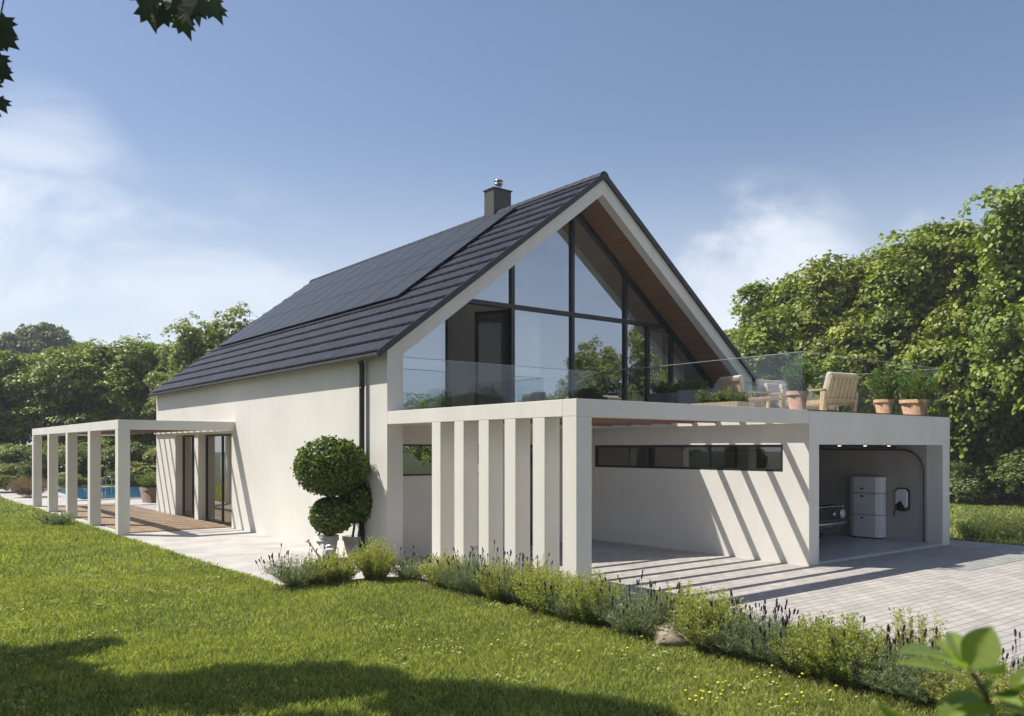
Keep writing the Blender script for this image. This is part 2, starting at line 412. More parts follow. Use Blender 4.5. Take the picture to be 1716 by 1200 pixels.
# gable frame (front rake)
fr = MB()
out_ = [(0, 2.902), (0, 4.13), (XC, 8.55), (XR, 4.13), (XR, 2.902)]
inn = [(.35, 2.902), (.35, 4.02), (XC, 8.165), (XR - .35, 4.02), (XR - .35, 2.902)]
for yy0, yy1 in ((YF, YF + .24),):
    v = [(x, yy0, z) for x, z in out_] + [(x, yy0, z) for x, z in inn] + [(x, yy1, z) for x, z in out_] + [(x, yy1, z) for x, z in inn]
    f = []
    for i in range(4):
        f += [(i, i + 5, i + 6, i + 1), (i + 10, i + 11, i + 16, i + 15), (i, i + 1, i + 11, i + 10), (i + 5, i + 15, i + 16, i + 6)]
    f += [(0, 10, 15, 5), (4, 9, 19, 14)]
    fr.add(v, f)
fr.build('gable_frame', PLASTER, house)
# ground storey return of side wall under the frame
# side returns between frame and glazing, upper storey right (left one is the side wall itself)
# soffit / ceiling
so = MB(); si_ = MB()
for sgn in (0, 1):
    def X_(x): return x if sgn == 0 else XR - x
    a = [(X_(.35), 4.035), (X_(XC), 4.035 + SL * (XC - .35)), (X_(XC), 4.10 + SL * (XC - .35)), (X_(.35), 4.10)]
    if sgn: a = a[::-1]
    so.prism_xz(a, YF + .24, YG + .06); si_.prism_xz(a, YG + .062, YB - .3)
so.build('soffit', SOFFIT, house); si_.build('ceiling', PLASTER_IN, house)
# roof slab + tiles
roof = MB()
for sgn in (0, 1):
    def X_(x): return x if sgn == 0 else XR - x
    a = [(X_(-.2), 4.13 - .2 * SL), (X_(XC), 4.13 + SL * XC), (X_(XC), 4.17 + SL * XC), (X_(-.2), 4.17 - .2 * SL)]
    if sgn: a = a[::-1]
    roof.prism_xz(a, YF - .04, YB + .06)
roof_o = roof.build('roof', DARK_METAL, house)
rnd = random.Random(3)
nC = 15; dx = (XC + .22) / nC
for sgn in (0, 1):
    tl = MB()
    for c in range(nC):
        xa = -.22 + c * dx; xb = xa + dx + .05
        if xb > XC: xb = XC
        y = YF - .06; k = 0
        off = .15 if c % 2 else 0
        ys = [YF - .06] + [YF - .06 + off + .3 * (i + 1) for i in range(54) if YF - .06 + off + .3 * (i + 1) < YB] + [YB + .08]
        for i in range(len(ys) - 1):
            y0, y1 = ys[i] + .003, ys[i + 1] - .003
            j = rnd.uniform(0, .006)
            za = 4.172 + SL * xa + .074 + j; zb = 4.172 + SL * xb + .010 + j
            pr = [(y0, 0), (y0 + .05, .012), (y1 - .05, .012), (y1, 0)]
            vs = []
            for (yy, dz) in pr:
                X1, X2 = (xa, xb) if sgn == 0 else (XR - xa, XR - xb)
                vs += [(X1, yy, za + dz), (X2, yy, zb + dz), (X1, yy, za - .024), (X2, yy, zb - .008)]
            fs = []
            for q in range(3):
                o_ = q * 4
                fs += [(o_, o_ + 4, o_ + 5, o_ + 1), (o_ + 2, o_ + 6, o_ + 4, o_), (o_ + 1, o_ + 5, o_ + 7, o_ + 3)]
            fs += [(0, 1, 3, 2), (12, 14, 15, 13)]
            if sgn: fs = [tuple(reversed(f)) for f in fs]
            tl.add(vs, fs)
    tl.build('roof_tiles', TILE, roof_o)
rc = MB()
y = YF - .07
while y < YB + .05:
    prof = [(-.16, -.09), (-.10, .015), (0, .055), (.10, .015), (.16, -.09)]
    v = [(XC + a, y, 4.225 + SL * XC + b) for a, b in prof] + [(XC + a, min(y + .32, YB + .09), 4.215 + SL * XC + b) for a, b in prof]
    rc.add(v, [(i, i + 5, i + 6, i + 1) for i in range(4)] + [(0, 1, 2, 3, 4), (9, 8, 7, 6, 5)])
    y += .31
rc.build('ridge_cap', TILE, roof_o)
# verge trim along the gable
vt = MB()
for sgn in (0, 1):
    def X_(x): return x if sgn == 0 else XR - x
    a = [(X_(-.24), 4.10 - .24 * SL), (X_(XC), 4.10 + SL * XC), (X_(XC), 4.252 + SL * XC), (X_(-.24), 4.252 - .24 * SL)]
    if sgn: a = a[::-1]
    vt.prism_xz(a, YF - .085, YF - .062)
vt.build('verge_trim', DARK_METAL, roof_o)
# gutters
for xs in (-.20, XR + .20):
    g = MB(); n = 8
    sec = [(-.055 + .0, .04), (-.05, -.01), (-.03, -.045), (0, -.055), (.03, -.045), (.05, -.01), (.055, .04), (.045, .04), (.0, -.04), (-.045, .04)]
    g.prism_xz([(xs + a, 3.985 + b) for a, b in sec], YF - .05, YB + .06)
    g.build('gutter', ZINC, roof_o)
# solar panels on left slope
pan = None
slen = math.hypot(1, SL); ang = math.atan(SL)
cols = 11; py0, py1 = 8.15, 20.55; rows = 3; s0, s1 = 1.85, 5.38
pw = (py1 - py0) / cols; ph = (s1 - s0) / rows
for i in range(cols):
    for r in range(rows):
        if pan is None:
            mb = MB(); mb.box(0, ph * slen - .012, 0, pw - .012, 0, .035)
            pan = mb.build('solar_panel', SOLAR, roof_o, .004)
            fm = MB()
            L_ = ph * slen - .012; W_ = pw - .012
            for q in (0.0, L_ - .012): fm.box(q, q + .012, 0, W_, .0352, .038)
            for q in (0.0, W_ - .012): fm.box(.0122, L_ - .0122, q, q + .012, .0352, .038)
            fm.build('panel_frame', SOLAR, pan)
            o = pan
        else:
            o = copy_tree(pan, roof_o)
        x_ = s0 + r * ph
        o.location = (x_, py0 + i * pw, 4.172 + SL * x_ + .115)
        o.rotation_euler = (0, -ang, 0)
# rails below panels
rl = MB()
for yy in np.arange(py0 + .3, py1, 1.2):
    a = [(s0 + .05, 4.25 + SL * s0), (s1 - .05, 4.25 + SL * s1), (s1 - .05, 4.28 + SL * s1), (s0 + .05, 4.28 + SL * s0)]
    rl.prism_xz(a, yy, yy + .04)
rl.build('mounting_rail', DARK_METAL, roof_o)
# chimney
ch = MB(); ch.box(5.58, 6.18, 9.42, 9.86, 8.2, 9.27); cho = ch.build('chimney', CHIM, roof_o, .006)
cc_ = MB(); cc_.box(5.55, 6.21, 9.39, 9.89, 9.272, 9.30); cc_.build('chimney_cap', CHIM, cho)
pp = MB(); pp.lathe([(.085, 9.30), (.085, 9.46), (.085, 9.46), (.12, 9.47), (.12, 9.49), (.08, 9.50), (.08, 9.54), (.12, 9.55), (.12, 9.58), (.05, 9.60)], 20, Matrix.Translation((5.9, 9.62, 0)))
pp.build('flue_pipe', STEEL, cho)
# downpipe
dp = MB(); dp.tube([(-.16, 6.26, 3.97), (-.10, 6.26, 3.90), (-.085, 6.26, 3.84), (-.085, 6.26, .03)], .054, 14)
for z in (3.4, 1.9, .5): dp.tube([(-.085, 6.26, z), (-.085, 6.26, z + .04)], .058, 14)
dp.build('downpipe', DARK_METAL, house)
# plinth line
# ground floor front wall
wf = wall_grid('y', 5.75, 6.0, [.352, 1.05, 2.7, 3.75, 4.7, 5.82], [0, 1.63, 2.27, 2.65], {(1, 1), (3, 0), (3, 1), (0, 1)})
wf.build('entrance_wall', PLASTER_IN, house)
def framed(name, axis, a, u0, u1, z0, z1, fw, parent, gm=DARKGLASS, divs=(), depth=.06, fm=DARK_METAL, inward=.03):
    """rectangular window: frame with glass pane as sub-part"""
    m = MB()
    def bx(ua, ub, za, zb):
        if axis == 'y': m.box(ua, ub, a, a + depth, za, zb)
        else: m.box(a, a + depth, ua, ub, za, zb)
    bx(u0, u0 + fw, z0, z1); bx(u1 - fw, u1, z0, z1); bx(u0 + fw, u1 - fw, z0, z0 + fw); bx(u0 + fw, u1 - fw, z1 - fw, z1)
    for d in divs: bx(d - fw / 2, d + fw / 2, z0 + fw, z1 - fw)
    o = m.build(name, fm, parent)
    g = MB(); b = a + inward
    if axis == 'y': g.box(u0 + fw, u1 - fw, b, b + .01, z0 + fw, z1 - fw)
    else: g.box(b, b + .01, u0 + fw, u1 - fw, z0 + fw, z1 - fw)
    g.build('pane', gm, o)
    return o
framed('window', 'y', 5.765, .354, 2.698, 1.632, 2.268, .035, house, PATIO)
dd = framed('entrance_door', 'y', 5.79, 3.752, 4.698, .01, 2.268, .07, house)
# patio doors in the left wall
framed('patio_door', 'x', .22, 13.922, 16.778, .012, 2.598, .06, house, PATIO, divs=(15.35,))
framed('patio_door', 'x', .22, 17.122, 19.058, .012, 2.598, .06, house, PATIO, divs=(18.1,))
# inner floor slabs and partitions
fl = MB(); fl.box(.352, XR - .352, YG + .1, YB - .302, 2.66, 2.86); fl.build('upper_floor', PLASTER_IN, house)
fl = MB(); fl.box(.352, XR - .352, 6.02, YB - .302, .0, .03); fl.build('ground_floor', DECK, house)
pt = MB(); pt.prism_xz([(.352, 2.862), (9.4, 2.862), (9.4, 5.6), (XC, 8.1), (.352, 3.95)], 10.2, 10.32)
pt.build('partition', basic('partition_paint', (.50, .47, .42), .9, .03, 1), house)
pt = MB(); pt.box(3.2, 3.3, 6.02, 16, .032, 2.65); pt.build('partition', PLASTER_IN, house)

# gable glazing at YG
MUL = [(2.12, 3.9), (3.9, 5.77), (5.77, 7.6), (7.6, 9.4)]
ZT = 5.42; Z0 = 2.90
def zr(x): return 4.02 + SL * (min(x, XR - x) - .35)
gl = MB(); fwid = .09
verts_m = [2.14, 3.90, 5.77, 7.62, 9.40]
for x in verts_m:
    t = .05
    if x == 3.90 or x == 7.62 or x == 5.77: gl.box(x - t, x + t, YG, YG + .12, Z0, zr(x) - (.05 if x != 5.77 else .10))
    else: gl.box(x - t, x + t, YG, YG + .12, Z0, zr(x) - .06)
gl.box(8.42, 8.52, YG + .003, YG + .117, Z0, ZT)
xa = .35 + (ZT + .04 - 4.02) / SL
gl.box(xa, XR - xa, YG - .004, YG + .124, ZT, ZT + .10)
for sgn in (0, 1):
    def X_(x): return x if sgn == 0 else XR - x
    a = [(X_(.352), 3.90), (X_(XC), 3.90 + SL * (XC - .352)), (X_(XC), 4.03 + SL * (XC - .352)), (X_(.352), 4.03)]
    if sgn: a = a[::-1]
    gl.prism_xz(a, YG - .006, YG + .126)
gl.box(.352, XR - .352, YG - .002, YG + .122, Z0 - .02, Z0 + .05)
glz = gl.build('gable_glazing', DARK_METAL, house)
# panes
def pane(pts, yy=YG + .055, name='pane'):
    m = MB(); m.prism_xz(pts, yy, yy + .012); m.build(name, FACADE, glz)
def low_pane(x0, x1):
    pts = [(x0, Z0 + .05), (x1, Z0 + .05)]
    top = []
    zz = lambda x: min(ZT, zr(x) - .11)
    xs = [x1]
    for xk in (xa, XR - xa):
        if x0 < xk < x1: xs.append(xk)
    xs.append(x0); xs = sorted(xs, reverse=True)
    pts += [(x, zz(x)) for x in xs]
    pane(pts)
low_pane(.36, 2.09); low_pane(3.95, 5.72); low_pane(5.82, 7.57); low_pane(7.67, 8.42); low_pane(8.52, 9.35); low_pane(9.45, XR - .36)
def up_pane(x0, x1):
    xl = xa + .07; x0 = max(x0, xl); x1 = min(x1, XR - xl)
    pts = [(x0, ZT + .10), (x1, ZT + .10)]
    if zr(x1) - .11 > ZT + .101: pts.append((x1, zr(x1) - .11))
    if zr(x0) - .11 > ZT + .101: pts.append((x0, zr(x0) - .11))
    pane(pts)
up_pane(0, 3.85); up_pane(3.95, 5.72); up_pane(5.82, 7.57); up_pane(7.67, 11)
# open folding door leaves
for xh, angd, w in ((2.20, 68, .86), (3.84, 180 - 62, .86)):
    M = Matrix.Translation((xh, YG + .10, 0)) @ Matrix.Rotation(math.radians(angd), 4, 'Z')
    m = MB(); m.box(0, .07, -.03, .03, 2.96, 5.40, M); m.box(w - .07, w, -.03, .03, 2.96, 5.40, M); m.box(.07, w - .07, -.03, .03, 2.96, 3.03, M); m.box(.07, w - .07, -.03, .03, 5.33, 5.40, M)
    lf = m.build('door_leaf', DARK_METAL, house)
    g = MB(); g.box(.07, w - .07, -.004, .004, 3.03, 5.33, M); g.build('pane', DARKGLASS, lf)
    h_ = MB(); h_.box(w - .05, w - .03, -.06, -.031, 3.9, 4.05, M); h_.build('handle', STEEL, lf)
# curtains
def curtain(x0, x1, y, z0, z1, label, top=None, ax='x'):
    m = MB(); n = int((x1 - x0) / .025); vs = []
    for i in range(n + 1):
        u = x0 + (x1 - x0) * i / n; yy = y + .035 * math.sin(u * 52) + .012 * math.sin(u * 131)
        zt = z1 if top is None else min(z1, top(u))
        vs += [(u, yy, z0), (u, yy, zt)] if ax == 'x' else [(yy, u, z0), (yy, u, zt)]
    m.add(vs, [(2 * i, 2 * i + 2, 2 * i + 3, 2 * i + 1) for i in range(n)], None, True)
    o = m.build('curtain', CURTAIN); s = o.modifiers.new('s', 'SOLIDIFY'); s.thickness = .003
    tag(o, label, 'curtain', 'curtains behind the glass'); return o
curtain(4.0, 4.95, YG + .3, 2.87, 5.40, 'tall pale curtain hanging just right of the open upstairs door')
curtain(8.75, 9.35, YG + .3, 2.87, 5.38, 'pale curtain behind the narrow upper panes beside the terrace planters')
curtain(9.55, 10.3, YG + .34, 2.87, 5.3, 'pale curtain under the sloping right end of the glazed gable', top=lambda x: zr(x) - .2)
curtain(15.45, 16.2, .5, .04, 2.55, 'pale curtain behind the patio door nearest the camera', ax='y')
curtain(18.15, 18.6, .5, .04, 2.55, 'pale curtain behind the farther patio door under the pergola', ax='y')

# ================================================================== CARPORT
car_port = empty('carport', (0, 0, 0), 0, 'white flat roofed carport with upright fins and timber joists in front of the house', 'carport')
ZB, ZTp = 2.65, 2.90
m = MB(); m.box(0, 5.818, 0, .30, ZB, ZTp)
m.box(0, .30, .302, YF - .003, ZB, ZTp)
m.build('roof_beam', PLASTER, car_port, .006)
m = MB(); m.box(.352, 5.818, YF + .03, 5.748, ZB, ZTp - .004); m.box(5.65, 5.818, .302, YF + .02, ZB + .002, ZTp); m.build('rear_beam', PLASTER, car_port)
m = MB(); m.box(0, .30, 0, .30, .0, ZB - .002); m.build('corner_column', PLASTER, car_port, .006)
fin = None
for y0 in (.70, 1.40, 2.10, 2.81, 3.52):
    if fin is None:
        m = MB(); m.box(0, .297, 0, .28, 0, ZB - .002); fin = m.build('fin', PLASTER, car_port, .006); o = fin
    else:
        o = fin.copy(); COL.objects.link(o); o.parent = car_port
    o.location = (.0015, y0, 0)
jo = None; y = .79
while y < 5.2:
    if jo is None:
        m = MB(); m.box(.302, 5.648, 0, .05, 2.70, 2.896); jo = m.build('joist', JOIST, car_port); o = jo
    else:
        o = jo.copy(); COL.objects.link(o); o.parent = car_port
    o.location = (0, y, 0); y += .595

# ================================================================== GARAGE
gar = empty('garage', (0, 0, 0), 0, 'open grey walled garage under the roof terrace with white front frame', 'garage')
# left wall with strip window
wg = wall_grid('x', 5.82, 6.148, [.004, .56, 5.72, 5.748], [0, 1.74, 2.26, 2.898], {(1, 1)})
wg.build('side_wall', PLASTER, gar)
wx = framed('strip_window', 'x', 5.835, .562, 5.718, 1.742, 2.258, .05, gar, DARKGLASS, divs=(2.34, 4.03), depth=.08)
m = MB(); m.box(11.09, 11.42, .004, 6.9, 0, 2.26); m.build('side_wall', PLASTER, gar)
m = MB(); m.box(5.822, 11.42, -.003, .30, 2.26, 2.885); m.build('fascia', PLASTER, gar)
m = MB(); m.box(6.15, 11.42, .302, YG - .01, 2.62, 2.885); m.box(5.822, 6.148, .302, YG - .01, 2.899, 2.901); m.build('roof_slab', PLASTER, gar)
m = MB(); m.box(5.76, 11.43, -.012, .02, 2.887, 2.905); m.box(11.405, 11.43, .022, YF, 2.887, 2.905); m.build('edge_trim', DARK_METAL, gar)
m = MB(); m.box(6.152, 11.088, 6.6, 6.7, .056, 2.6); m.box(11.06, 11.087, .34, 6.598, .056, 2.6); m.box(6.151, 6.175, .34, .55, .056, 2.6); m.box(6.151, 6.175, .552, 6.598, .056, 1.7)
m.build('inner_lining', GARAGE_WALL, gar)
m = MB(); m.box(6.18, 11.05, .32, 6.59, 2.56, 2.60); m.build('garage_ceiling', GARAGE_WALL, gar)
for xx in (11.0, 6.24):
    tr = MB()
    pts = [(xx, .38, .06), (xx, .38, 1.65)] + [(xx, .38 + .5 * (1 - math.cos(a)), 1.65 + .5 * math.sin(a)) for a in np.linspace(.15, PI / 2, 8)] + [(xx, 3.4, 2.16)]
    tr.tube(pts, .022, 6); tr.build('door_track', ZINC, gar)
dr = MB()
for k in range(4): dr.box(6.26, 10.98, 1.0 + k * .56, 1.55 + k * .56, 2.19, 2.22)
dr.build('garage_door', DARK_METAL, gar)
def emis(name, col, s):
    m, nt, out = nodes(name); e = N(nt, 'ShaderNodeEmission', Strength=s); e.inputs['Color'].default_value = rgba(col); nt.links.new(e.outputs['Emission'], out.inputs['Surface']); return m
SPOT = emis('spot_light', (1, .86, .66), 6)
for i, xx in enumerate((6.9, 7.9, 8.9, 9.9)):
    m = MB(); m.lathe([(.034, 0), (.034, .02)], 16); o = m.build('ceiling_light', SPOT, None); o.location = (xx, .62, 2.235)
    m = MB(); m.lathe([(.035, 0.0), (.05, 0.0), (.05, .32), (.035, .32)], 16, None, False); c = m.build('light_housing', STEEL, o); c.location = (0, 0, .004)
    tag(o, ['leftmost', 'second from left', 'third from left', 'rightmost'][i] + ' small round light under the garage ceiling', 'ceiling light', 'garage ceiling lights')

# battery tower
bt = empty('battery_cabinet', (11.055, 1.67, .056), 0, 'tall white three module battery cabinet standing against the garage wall', 'battery cabinet')
zz = 0.03
for k, hh in enumerate((.52, .50, .38)):
    m = MB(); w = .39; d = .30
    sec = [(-.02, -w), (-d + .05, -w), (-d, -w + .12), (-d, w - .12), (-d + .05, w), (-.02, w)]
    v = [(x, y, zz) for x, y in sec] + [(x, y, zz + hh) for x, y in sec]; n = 6
    m.add(v, [tuple(range(n)), tuple(reversed(range(n, 2 * n)))] + [(i, i + n, (i + 1) % n + n, (i + 1) % n) for i in range(n)])
    mo = m.build('battery_module', WHITE, bt, .008)
    g = MB(); zc = zz + (hh - .07 if k < 2 else .10)
    g.lathe([(.0, 0), (.045, 0), (.045, .006), (.0, .006)], 20, Matrix.Translation((-d - .007, .06, zc)) @ Matrix.Rotation(PI / 2, 4, 'Y') @ Matrix.Diagonal((.45, 1, 1, 1)), False)
    g.build('badge', DARK_METAL, mo)
    zz += hh + .012
m = MB(); m.box(-.27, -.03, -.36, .36, 0, .03); m.build('plinth', DARK_METAL, bt)
# wall charger
wc = empty('wall_charger', (11.055, .88, .72), 0, 'small white rounded car charger mounted on the grey garage wall', 'car charger')
def rrect(w, h, r, n=6):
    p = []
    for cx, cy, a0 in ((w - r, h - r, 0), (-w + r, h - r, PI / 2), (-w + r, -h + r, PI), (w - r, -h + r, 3 * PI / 2)):
        for i in range(n + 1): a = a0 + PI / 2 * i / n; p.append((cx + r * math.cos(a), cy + r * math.sin(a)))
    return p
m = MB(); m.prism_yz([(a, b + .28) for a, b in rrect(.17, .27, .10)], -.05, -.01); m.build('back_plate', DARK_METAL, wc, .006)
m = MB(); pts = [(a, b + .30) for a, b in rrect(.135, .23, .09)]
pts2 = [(-.135, .16), (-.135, .44), (-.10, .53), (.10, .53), (.135, .44), (.135, .18), (.06, .10), (.0, .30), (-.04, .08)]
pts2 = [(-.14, .12), (-.10, .08), (.02, .27), (.135, .17), (.135, .45), (.08, .52), (-.08, .52), (-.14, .45)]
m.prism_yz(pts2, -.12, -.052); m.build('cover', WHITE, wc, .012)
m = MB(); m.tube([(-.07, .10, .15), (-.09, .17, .0), (-.06, .20, -.12), (-.05, .16, .1), (-.04, .14, .3)], .012, 8); m.build('cable', RUBBER, wc)

# classic car
car = empty('classic_car', (8.48, 1.35, .056), 0, 'old black car with chrome bumper parked inside the garage behind the white post', 'car')
m = MB(); W = .84
secs = [(0.0, .30, .72), (.12, .26, .80), (.9, .24, .86), (1.25, .24, .90), (2.9, .24, .92), (3.9, .26, .86), (4.25, .32, .76)]
rows_ = []
for y_, zb, zt in secs:
    e_ = .06 if y_ < .05 or y_ > 4.2 else 0
    ww = W - e_
    rows_.append([(-ww + .08, y_, zb), (-ww, y_, zb + .12), (-ww, y_, zt - .14), (-ww + .10, y_, zt), (ww - .10, y_, zt), (ww, y_, zt - .14), (ww, y_, zb + .12), (ww - .08, y_, zb)])
v = [p for r in rows_ for p in r]; f = []
for i in range(len(rows_) - 1):
    for k in range(8): f.append((i * 8 + k, (i + 1) * 8 + k, (i + 1) * 8 + (k + 1) % 8, i * 8 + (k + 1) % 8))
f.append(tuple(range(8))); f.append(tuple((len(rows_) - 1) * 8 + k for k in reversed(range(8))))
m.add(v, f); m.build('body', BLACKPAINT, car, .03)
m = MB(); v = [(-.72, 1.2, .88), (.72, 1.2, .88), (.76, 3.5, .88), (-.76, 3.5, .88), (-.55, 1.75, 1.36), (.55, 1.75, 1.36), (.56, 2.95, 1.36), (-.56, 2.95, 1.36)]
m.add(v, [(0, 1, 5, 4), (1, 2, 6, 5), (2, 3, 7, 6), (3, 0, 4, 7), (4, 5, 6, 7), (0, 3, 2, 1)]); m.build('cabin', DARKGLASS, car, .04)
m = MB(); m.box(-.54, .54, 1.77, 2.93, 1.361, 1.39); m.build('car_roof', BLACKPAINT, car, .02)
m = MB(); m.box(-.76, .76, -.03, .05, .50, .74); m.build('grille', RUBBER, car, .02)
m = MB(); m.tube([(-.80, .0, .77), (-.7, -.04, .775), (.66, -.04, .775), (.78, -.02, .76)], .014, 6); m.build('trim', CHROME, car)
m = MB(); m.tube([(-.86, .15, .45), (-.82, -.04, .44), (-.5, -.10, .44), (.5, -.10, .44), (.82, -.04, .44), (.87, .2, .45)], .032, 10); m.build('bumper', CHROME, car)
for sx in (-.66, .70):
    m = MB(); M = Matrix.Translation((sx, -.03, .62)) @ Matrix.Rotation(PI / 2, 4, 'X')
    m.lathe([(.10, -.03), (.115, 0), (.115, .03), (.095, .05)], 24, M, False); hl = m.build('headlight', CHROME, car)
    g = MB(); g.lathe([(.095, .03), (.06, .045), (.0, .05)], 24, M, False); g.build('lens', basic('lens', (.5, .5, .5), .1, .05, 4), hl)
for sx in (-.32, .36):
    m = MB(); M = Matrix.Translation((sx, -.05, .62)) @ Matrix.Rotation(PI / 2, 4, 'X'); m.lathe([(.055, -.02), (.055, .02), (.0, .03)], 18, M, False); m.build('fog_light', STEEL, car)
for sx in (-.74, .74):
    for yy in (.75, 3.35):
        m = MB(); M = Matrix.Translation((sx, yy, .30)) @ Matrix.Rotation(PI / 2, 4, 'Y'); m.lathe([(.2, -.09), (.30, -.09), (.31, -.05), (.31, .05), (.30, .09), (.2, .09)], 28, M); wh = m.build('wheel', RUBBER, car)
        g = MB(); g.lathe([(.0, -.092), (.18, -.094), (.18, .094), (.0, .092)], 24, M, False); g.build('rim', STEEL, wh)
m = MB(); m.box(-1.0, -.84, 1.35, 1.42, .95, 1.06); m.box(.84, 1.0, 1.35, 1.42, .95, 1.06); m.build('wing_mirror', BLACKPAINT, car, .01)

car.scale = (1.0, 1.0, 1.10)
# ================================================================== GLASS RAILING
rail = empty('glass_railing', (5.7, .04, 2.905), 0, 'frameless clear glass railing around the roof terrace', 'railing')
def gpanel(p0, p1, z0=2.90, z1=3.97, t=.016):
    p0 = Vector((*p0, 0)); p1 = Vector((*p1, 0)); d = (p1 - p0); L_ = d.length; a = math.atan2(d.y, d.x)
    M = Matrix.Translation(p0 - Vector((5.7, .04, 2.905))) @ Matrix.Rotation(a, 4, 'Z')
    m = MB(); m.box(.002, L_ - .002, -t / 2, t / 2, z0, z1, M); o = m.build('glass_panel', BALC, rail)
    m = MB(); m.box(.004, L_ - .004, -t / 2 - .002, t / 2 + .002, z1 + .0005, z1 + .010, M); m.build('panel_edge', EDGE, o)
runs = [((.37, 5.43), (2.15, 5.43)), ((2.15, 5.43), (3.95, 5.43)), ((3.95, 5.43), (5.74, 5.43)),
        ((5.70, .05), (5.70, 1.84)), ((5.70, 1.84), (5.70, 3.62)), ((5.70, 3.62), (5.70, 5.40)),
        ((5.71, .035), (7.5, .035)), ((7.5, .035), (9.27, .035)), ((9.27, .035), (11.04, .035)),
        ((11.05, .05), (11.05, 1.84)), ((11.05, 1.84), (11.05, 3.62)), ((11.05, 3.62), (11.05, 5.36))]
for a, b in runs: gpanel(a, b)

# ================================================================== PERGOLA
per = empty('pergola', (-2.8, 13.8, 0), 0, 'long white pergola with square columns over the wooden deck', 'pergola')
def pl(m, name, mat, bev=.006):
    o = m.build(name, mat, per, bev); o.location = (2.8, -13.8, 0); return o
m = MB(); m.box(-2.94, -.003, 13.65, 13.93, 2.66, 2.90); m.box(-2.94, -2.66, 13.932, 26.76, 2.66, 2.90); m.box(-2.658, 0.3, 26.48, 26.76, 2.66, 2.90); pl(m, 'roof_beam', PLASTER)
m = MB(); m.box(-.08, -.004, 13.932, 21.25, 2.66, 2.89); pl(m, 'wall_beam', PLASTER, 0)
cl = None
for y0 in (13.65, 16.85, 20.05, 23.25, 26.46):
    if cl is None:
        m = MB(); m.box(0, .28, 0, .30, 0, 2.658); cl = m.build('column', PLASTER, per, .006); o = cl
    else: o = cl.copy(); COL.objects.link(o); o.parent = per
    o.location = (2.8 - 2.94, y0 - 13.8, 0)
jp = None; y = 14.5
while y < 26.3:
    if jp is None:
        m = MB(); m.box(-2.655, -.085, 0, .05, 2.70, 2.88); jp = m.build('joist', JOIST, per); o = jp
    else: o = jp.copy(); COL.objects.link(o); o.parent = per
    o.location = (2.8, y - 13.8, 0); y += .595

# ================================================================== POOL
pw_ = MB(); pw_.add([(x, y, -.0) for x, y in ((-.7, 29.6), (4.4, 29.6), (4.4, 41), (-.2, 41))], [(0, 1, 2, 3)])
o = pw_.build('pool_water', WATER); o.location = (0, 0, .012); tag(o, kind='structure')
cp = MB()
ring = [(-.7, 29.6), (4.4, 29.6), (4.4, 41), (-.2, 41)]; ro = [(-1.1, 29.2), (4.8, 29.2), (4.8, 41.4), (-.6, 41.4)]
for i in range(4):
    j = (i + 1) % 4; a, b, c, d = ring[i], ring[j], ro[j], ro[i]
    cp.add([(*a, .04), (*b, .04), (*c, .04), (*d, .04), (*a, .008), (*b, .008), (*c, .008), (*d, .008)], [(0, 1, 2, 3), (0, 4, 5, 1), (2, 6, 7, 3)])
tag(cp.build('pool_coping', CONCRETE), kind='structure')
la = empty('pool_ladder', gnd(178, 40), math.radians(20), 'curved steel pool ladder at the edge of the blue pool', 'pool ladder')
for s_ in (-.25, .25):
    m = MB(); m.tube([(s_, .45, .0), (s_, .42, .55), (s_, .3, .78), (s_, .1, .80), (s_, -.05, .65), (s_, -.1, -.1)], .024, 8); m.build('handrail', STEEL, la)
m = MB(); m.box(-.23, .23, -.14, -.06, .10, .13); m.build('step', STEEL, la)

